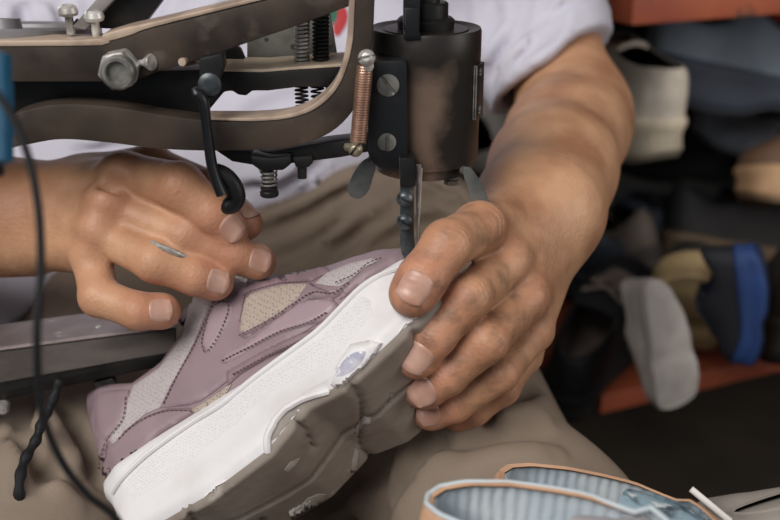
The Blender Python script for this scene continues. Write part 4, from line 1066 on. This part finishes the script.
# ------------------------------------------------------------------ pairs waiting in front
def rotm(yaw, pitch=0, roll=0):
    return np.array(Matrix.Rotation(math.radians(yaw), 3, 'Z') @ Matrix.Rotation(math.radians(pitch), 3, 'Y') @ Matrix.Rotation(math.radians(roll), 3, 'X'))
def placer(Rm, anchor_local, anchor_world, s=1.):
    a = np.array(anchor_local, float)
    return lambda p: np.array(anchor_world)+s*(Rm@(np.array(p, float)-a))
def rib_mat(name, c, c2, sc):
    m = mat(name, c, .85, c2=c2, scale=30, bump=.4, bscale=260, bdist=.0008); return m
tan = mat('tan_suede', (.50, .30, .185), .8, c2=(.40, .23, .14), scale=30, bump=.25, bscale=500, bdist=.0006)
def rib_lining(name, a, b):
    m = mat(name, a, .85, c2=b, scale=30); nt = m.node_tree; n = nt.nodes; l = nt.links; bs_ = n['Principled BSDF']
    tc = n.new('ShaderNodeTexCoord'); wv = n.new('ShaderNodeTexWave'); wv.bands_direction = 'X'; wv.inputs['Scale'].default_value = 58; wv.inputs['Distortion'].default_value = 1.8
    wv.inputs['Detail'].default_value = 2; l.new(tc.outputs['Object'], wv.inputs['Vector'])
    bp = n.new('ShaderNodeBump'); bp.inputs['Strength'].default_value = .5; bp.inputs['Distance'].default_value = .0012; l.new(wv.outputs['Fac'], bp.inputs['Height']); l.new(bp.outputs[0], bs_.inputs['Normal']); return m
pale = rib_lining('pale_blue_lining', (.50, .58, .64), (.62, .67, .70))
blue_l = mat('speckled_blue_lining', (.27, .38, .45), .85, c2=(.06, .08, .10), scale=60, lo=.48, hi=.62, c3=(.62, .66, .68), s3=70, lo3=.6, hi3=.66)
greyl = mat('pale_grey_tongue', (.40, .37, .375), .8, c2=(.44, .41, .43), scale=40)
gum = mat('brown_gum_sole', (.20, .12, .07), .7)
def table_shoe(label, px, py, d, yaw, mats, sc=1.08, topz=.85, z=None, rib=.0, flat=.75, lift=.022, **kw):
    h = W(px, py, d)
    if z is not None: h[2] = z
    S = placer(rotm(yaw), (.008, 0, .054+topz*(.126*(1-flat)+.118*flat-.054)), h, sc)
    r = thing('shoe', label, 'shoe', S((.12, 0, -.008)), 'shoes waiting in front of the machine')
    P = make_shoe(r, S, mats, n=52, nv=14, topz=topz, rib=rib, flat=flat, lift=lift, laces=kw.pop('laces', False), **kw); return r, P, S
zh = W(436, 491, .500)[2]; tz = zh-((54+1.5*64)+12.5)/1000*.85-.0006
def zc(topz, sc): return tz+.0006+(54+topz*64+12.5)/1000*sc
def dz(py, z): # depth at which a pixel row meets height z
    return (CAM[2]-z)/(SP-(260-py)/F*CP)
r, P, S = table_shoe('tan suede shoe with pale blue ribbed lining, nearest of the pair at the bottom edge', 428, 496, dz(496, zc(1.5, .85)), -26, dict(upper=tan, lining=pale, midsole=gum, outsole=gum, tongue=greyl, lace=greyl), topz=1.5, flat=1., lift=.002, sc=.85)
mb = MB(); L = [S(p) for p in catmull([(.060, .0275, .085), (.061, .0245, .062), (.062, .022, .04)], 5)]
B, T, D, k, sd = shoe_rings(52, 1.5, 1.)
tube(mb, [S(p) for p in np.concatenate([T[:, :]+np.array((0, 0, .001)), T[:1]+np.array((0, 0, .001))])], .0012, 8); q = mb.build('collar_binding', mat('pale_blue_binding', (.50, .56, .60), .8), P['upper']); q['label'] = 'pale blue padded collar edge'
r2, P2_, S2 = table_shoe('tan suede shoe with speckled blue tongue, behind its mate and beside the knee', 499, 472, dz(472, zc(.85, .85)), -24, dict(upper=tan, lining=pale, midsole=gum, outsole=gum, tongue=blue_l, lace=greyl), flat=1., lift=.010, sc=.85)
gsh = mat('grey_taupe_suede', (.30, .27, .24), .8, c2=(.24, .21, .19), scale=30)
z4 = tz+.0006+(.076+.0125)*.8; w4 = W(724, 505, dz(505, z4)); S4 = placer(rotm(164), (.205, 0, .076), w4, .8)
r4 = thing('shoe', 'grey taupe shoe with a white lace end sticking up at the bottom right', 'shoe', S4((.12, 0, -.008)), 'shoes waiting in front of the machine')
P4_ = make_shoe(r4, S4, dict(upper=gsh, lining=M['black'], midsole=gum, outsole=gum, tongue=gsh, lace=greyl), n=52, nv=14, topz=.9, flat=1., laces=False)
mb = MB(); q_ = dz(505, z4); a = W(719, 512, q_-.006); b = W(691, 489, q_-.002); tube(mb, [a*1.0-(b-a)*.4, a, b], .0019, 10); q = mb.build('lace_tip', mat('white_plastic', (.75, .73, .70), .4), r4); q['label'] = 'white plastic lace end'
# low table they stand on, below the picture
tb = thing('work_table', 'low wooden work table below the picture under the waiting shoes', 'table', (.18, .345, 0))
mb = MB(); box(mb, (.19, .335, tz-.012), XYZ, (.235, .115, .012), .003); mb.build('table_top', wood, tb)
for sx in (-1, 1):
    for sy in (-1, 1):
        mb = MB(); box(mb, (.19+sx*.21, .345+sy*.10, (tz-.024)/2), XYZ, (.016, .016, (tz-.024)/2), .002); mb.build('leg', wood, tb)
# ------------------------------------------------------------------ rack of shoes behind
RY = math.radians(24); rx = np.array((math.cos(RY), math.sin(RY), 0)); ry = np.array((-math.sin(RY), math.cos(RY), 0)); rz_ = np.array((0, 0, 1.))
fr = onY(690, 384, 1.10)
ztop = onY(690, 18, 1.10)[2]
red = mat('red_oxide_paint', (.36, .085, .035), .55, c2=(.28, .06, .03), scale=14, c3=(.12, .05, .03), s3=30, lo3=.64, hi3=.7)
rack = thing('shoe_rack', 'red painted rack packed with worn shoes behind the person', 'rack', (fr[0], fr[1], 0))
def board(z, name, w=.9, dpt=.44, th=.012):
    mb = MB(); box(mb, np.array((fr[0], fr[1], 0))+ry*dpt/2+rz_*(z)+rx*.42, (rx, ry, rz_), (w*.6, dpt/2, th), .002); return mb.build(name, red, rack)
zl = fr[2]
board(zl, 'shelf_board'); board(ztop+.026, 'shelf_board', th=.026); board(ztop+.62, 'shelf_board')
for sx, dy in ((-.10, .42), (.94, .02), (.94, .42)):
    if True:
        mb = MB(); h = (ztop+.66)/2; box(mb, np.array((fr[0], fr[1], h))+ry*dy+rx*sx, (rx, ry, rz_), (.018, .018, h), .002); mb.build('upright', red, rack)
def c(r, g, b): return tuple(((x/255)/12.92 if x < 10 else (((x/255)+.055)/1.055)**2.4) for x in (r, g, b))
_m = {}
def cm(rgb, rough=.7):
    if rgb not in _m: _m[rgb] = mat('shoe_colour_%d' % len(_m), c(*rgb), rough, c2=c(*[int(x*.82) for x in rgb]), scale=18)
    return _m[rgb]
PLACED = []
def rack_shoe(label, px, py, d, ypr, up_, sole, lin, sc=1.05, topz=.8, of=.6, flat=0.):
    Rm = rotm(*ypr) if len(ypr) == 3 else axes_m(*ypr)
    B, T, D, k_, sd_ = shoe_rings(24, topz, flat); n_ = len(B)
    loc_ = np.concatenate([T, B, (B+D)/2*np.array((1, 1.08, 1)), D-np.array((0, 0, .0045))]); off_ = sc*(loc_-np.array((.12, 0, .045)))@Rm.T
    fs_ = [(a*n_+q, a*n_+(q+1) % n_, (a+1)*n_+(q+1) % n_, (a+1)*n_+q) for a in range(3) for q in range(n_)]+[tuple(range(n_)), tuple(3*n_+q for q in range(n_))]
    best = None
    for st in sorted(range(-13, 17), key=abs):
        dd = d+.02*st; P_ = W(px, py, dd)+off_; pen = 0
        pen += max(0, zl+.013-P_[:, 2].min())*60+max(0, P_[:, 2].max()-ztop)*60
        pen += max(0, 1.02-dd)*50+max(0, ((P_-fr)@ry).max()-.46)*30+max(0, .05-P_[:, 0].min())*40
        tree = BVHTree.FromPolygons([V(p) for p in P_], fs_)
        pen += sum(1.5 for t_ in PLACED if t_.overlap(tree))+(.02*st if st > 0 else -.07*st)
        if best is None or pen < best[0]: best = (pen, dd, tree)
    d = best[1]; PLACED.append(best[2])
    S = placer(Rm, (.12, 0, .045), W(px, py, d), sc)
    r = thing('shoe', label, 'shoe', W(px, py, d), 'worn shoes piled on the rack')
    make_shoe(r, S, dict(upper=cm(up_), lining=cm(lin), midsole=cm(sole), outsole=cm(tuple(int(x*of) for x in sole)), lace=cm(lin), tongue=cm(up_)), n=32, nv=9, topz=topz, flat=flat)
def axes_m(x, z):
    x = np.array(x, float); x /= np.linalg.norm(x); z = np.array(z, float); z -= x*(x@z); z /= np.linalg.norm(z)
    return np.stack([x, np.cross(z, x), z], 1)
BK = (30, 30, 34); NV = (34, 42, 58)
for a in [
 ('small light grey shoe standing on its toe at the front of the lower shelf', 655, 342, 1.09, ((.22, -.15, -.95), (-.35, .9, -.1)), (190, 182, 178), (196, 188, 184), (70, 64, 60), .54, .8, .9),
 ('beige trainer with cream sole seen from the heel, right of the upper arm', 607, 88, 1.27, (114, -10, 0), (232, 220, 204), (228, 214, 190), (40, 34, 30), 1.05, .8, .6, .7),
 ('dark shoe with a yellowed cream sole facing out, mid rack', 690, 290, 1.27, (-104, -44, 0), (52, 48, 46), (186, 160, 118), (40, 36, 34), .88, .8, 1.),
 ('navy shoe with bright blue sole standing upright near the right edge of the lower shelf', 734, 304, 1.10, ((.08, .15, -1), (-1, .25, 0)), (34, 36, 46), (38, 66, 122), (30, 40, 60), .54),
 ('black ankle shoe with its round opening turned to the viewer', 600, 328, 1.19, ((.5, .8, .42), (-.15, -.6, .8)), BK, (26, 26, 28), (120, 106, 98), .95, .9, .8, .8),
 ('blue grey mesh trainer with pale sole at upper right of the rack', 742, 64, 1.32, (12, 4, -10), (112, 124, 138), (52, 60, 76), (46, 50, 60)),
 ('navy trainer with pale grey sole under the blue grey trainer', 788, 112, 1.42, (8, 2, -6), NV, (136, 142, 154), (26, 30, 38)),
 ('light grey trainer tilted behind the forearm beside the machine drum', 500, 146, 1.34, ((.45, .2, -.87), (-.5, -.7, .2)), (196, 190, 184), (200, 194, 186), (60, 56, 54)),
 ('bright orange shoe at the upper right corner of the rack', 850, 22, 1.34, (160, 0, 10), (236, 92, 40), (120, 60, 40), (60, 30, 20)),
 ('tan soled brown shoe at the right edge of the rack', 842, 150, 1.28, (186, 8, 20), (112, 84, 66), (196, 156, 118), (50, 40, 34)),
 ('black trainer with a dirty cream sole rim, right side of the rack', 790, 196, 1.24, (200, 4, 16), (40, 38, 38), (140, 130, 114), (30, 28, 28)),
 ('dark navy trainer with grey glints right of the elbow', 640, 240, 1.27, (40, -10, 12), (36, 44, 56), (40, 44, 50), (24, 26, 32)),
 ('taupe shoe wedged against the forearm', 598, 256, 1.34, (128, 20, 0), (110, 98, 90), (70, 64, 60), (40, 36, 34), .8),
 ('charcoal shoe in the shadow between the blue grey and black trainers', 700, 140, 1.36, (170, 4, 8), (48, 50, 56), (66, 64, 64), (28, 28, 30)),
 ('black shoe with brown sole edge above the yellowed sole', 748, 236, 1.40, (24, 6, -12), (36, 34, 36), (112, 92, 70), (26, 24, 24)),
 ('black shoe at the right end of the lower shelf', 800, 296, 1.30, (70, 4, 0), (40, 36, 36), (50, 44, 40), (26, 24, 24)),
 ('dark shoe in shadow at the top of the shelf beside the blue grey trainer', 672, 44, 1.48, (40, 0, 0), (40, 40, 46), (40, 40, 44), (24, 24, 26)),
]: rack_shoe(*a)
# ------------------------------------------------------------------ the workshop
def slab(name, c_, h, m):
    mb = MB(); box(mb, c_, XYZ, h); o = mb.build(name, m, None, smooth=False); return structure(o)
slab('floor', (0, .6, -.03), (2.6, 2.6, .03), mat('floor_concrete', (.085, .066, .05), .75, c2=(.055, .044, .035), scale=5, bump=.2, bscale=60))
slab('wall_back', (0, 2.45, 1.3), (2.6, .04, 1.3), mat('wall_dark', (.045, .042, .042), .9, c2=(.03, .03, .03), scale=4))
slab('wall_left', (-1.75, .9, 1.3), (.04, 1.6, 1.3), mat('wall_teal', (.010, .035, .045), .8, c2=(.016, .05, .06), scale=5))
slab('wall_right', (2.2, .9, 1.3), (.04, 1.6, 1.3), mat('wall_brown', (.06, .05, .045), .9))
slab('ceiling', (0, 1.1, 2.63), (2.6, 1.5, .03), mat('ceiling_grey', (.25, .24, .23), .9))
# ------------------------------------------------------------------ light, camera
w = bpy.data.worlds.new('sky'); scn.world = w; w.use_nodes = True
bg = w.node_tree.nodes['Background']; bg.inputs[0].default_value = (.85, .92, 1, 1); bg.inputs[1].default_value = .27
def area(name, loc, to, size, power, col):
    L = bpy.data.lights.new(name, 'AREA'); L.shape = 'RECTANGLE'; L.size, L.size_y = size; L.energy = power; L.color = col
    o = bpy.data.objects.new(name, L); COL.objects.link(o); o.location = loc
    o.rotation_euler = (Vector(to)-Vector(loc)).to_track_quat('-Z', 'Y').to_euler(); return o
area('open_doorway_daylight', (-.80, -.52, 1.92), (.0, .7, .6), (1.3, 1.1), 40, (1, .97, .93))
area('rack_fill_light', (1.25, .25, 1.05), (.5, 1.35, .55), (.7, .7), 6.5, (1, .95, .88))  # added fill without a known source, brightens the shoes on the rack
cd = bpy.data.cameras.new('camera'); cd.lens = 50; cd.sensor_width = 36; cd.clip_start = .02
co = bpy.data.objects.new('camera', cd); COL.objects.link(co); co.location = V(CAM); co.rotation_euler = (math.radians(90)-PITCH, 0, 0)
cd.dof.use_dof = True; cd.dof.focus_distance = .60; cd.dof.aperture_fstop = 5.6
scn.camera = co
scn.view_settings.view_transform = 'Standard'; scn.view_settings.look = 'None'; scn.view_settings.gamma = 1; scn.view_settings.exposure = 0.0
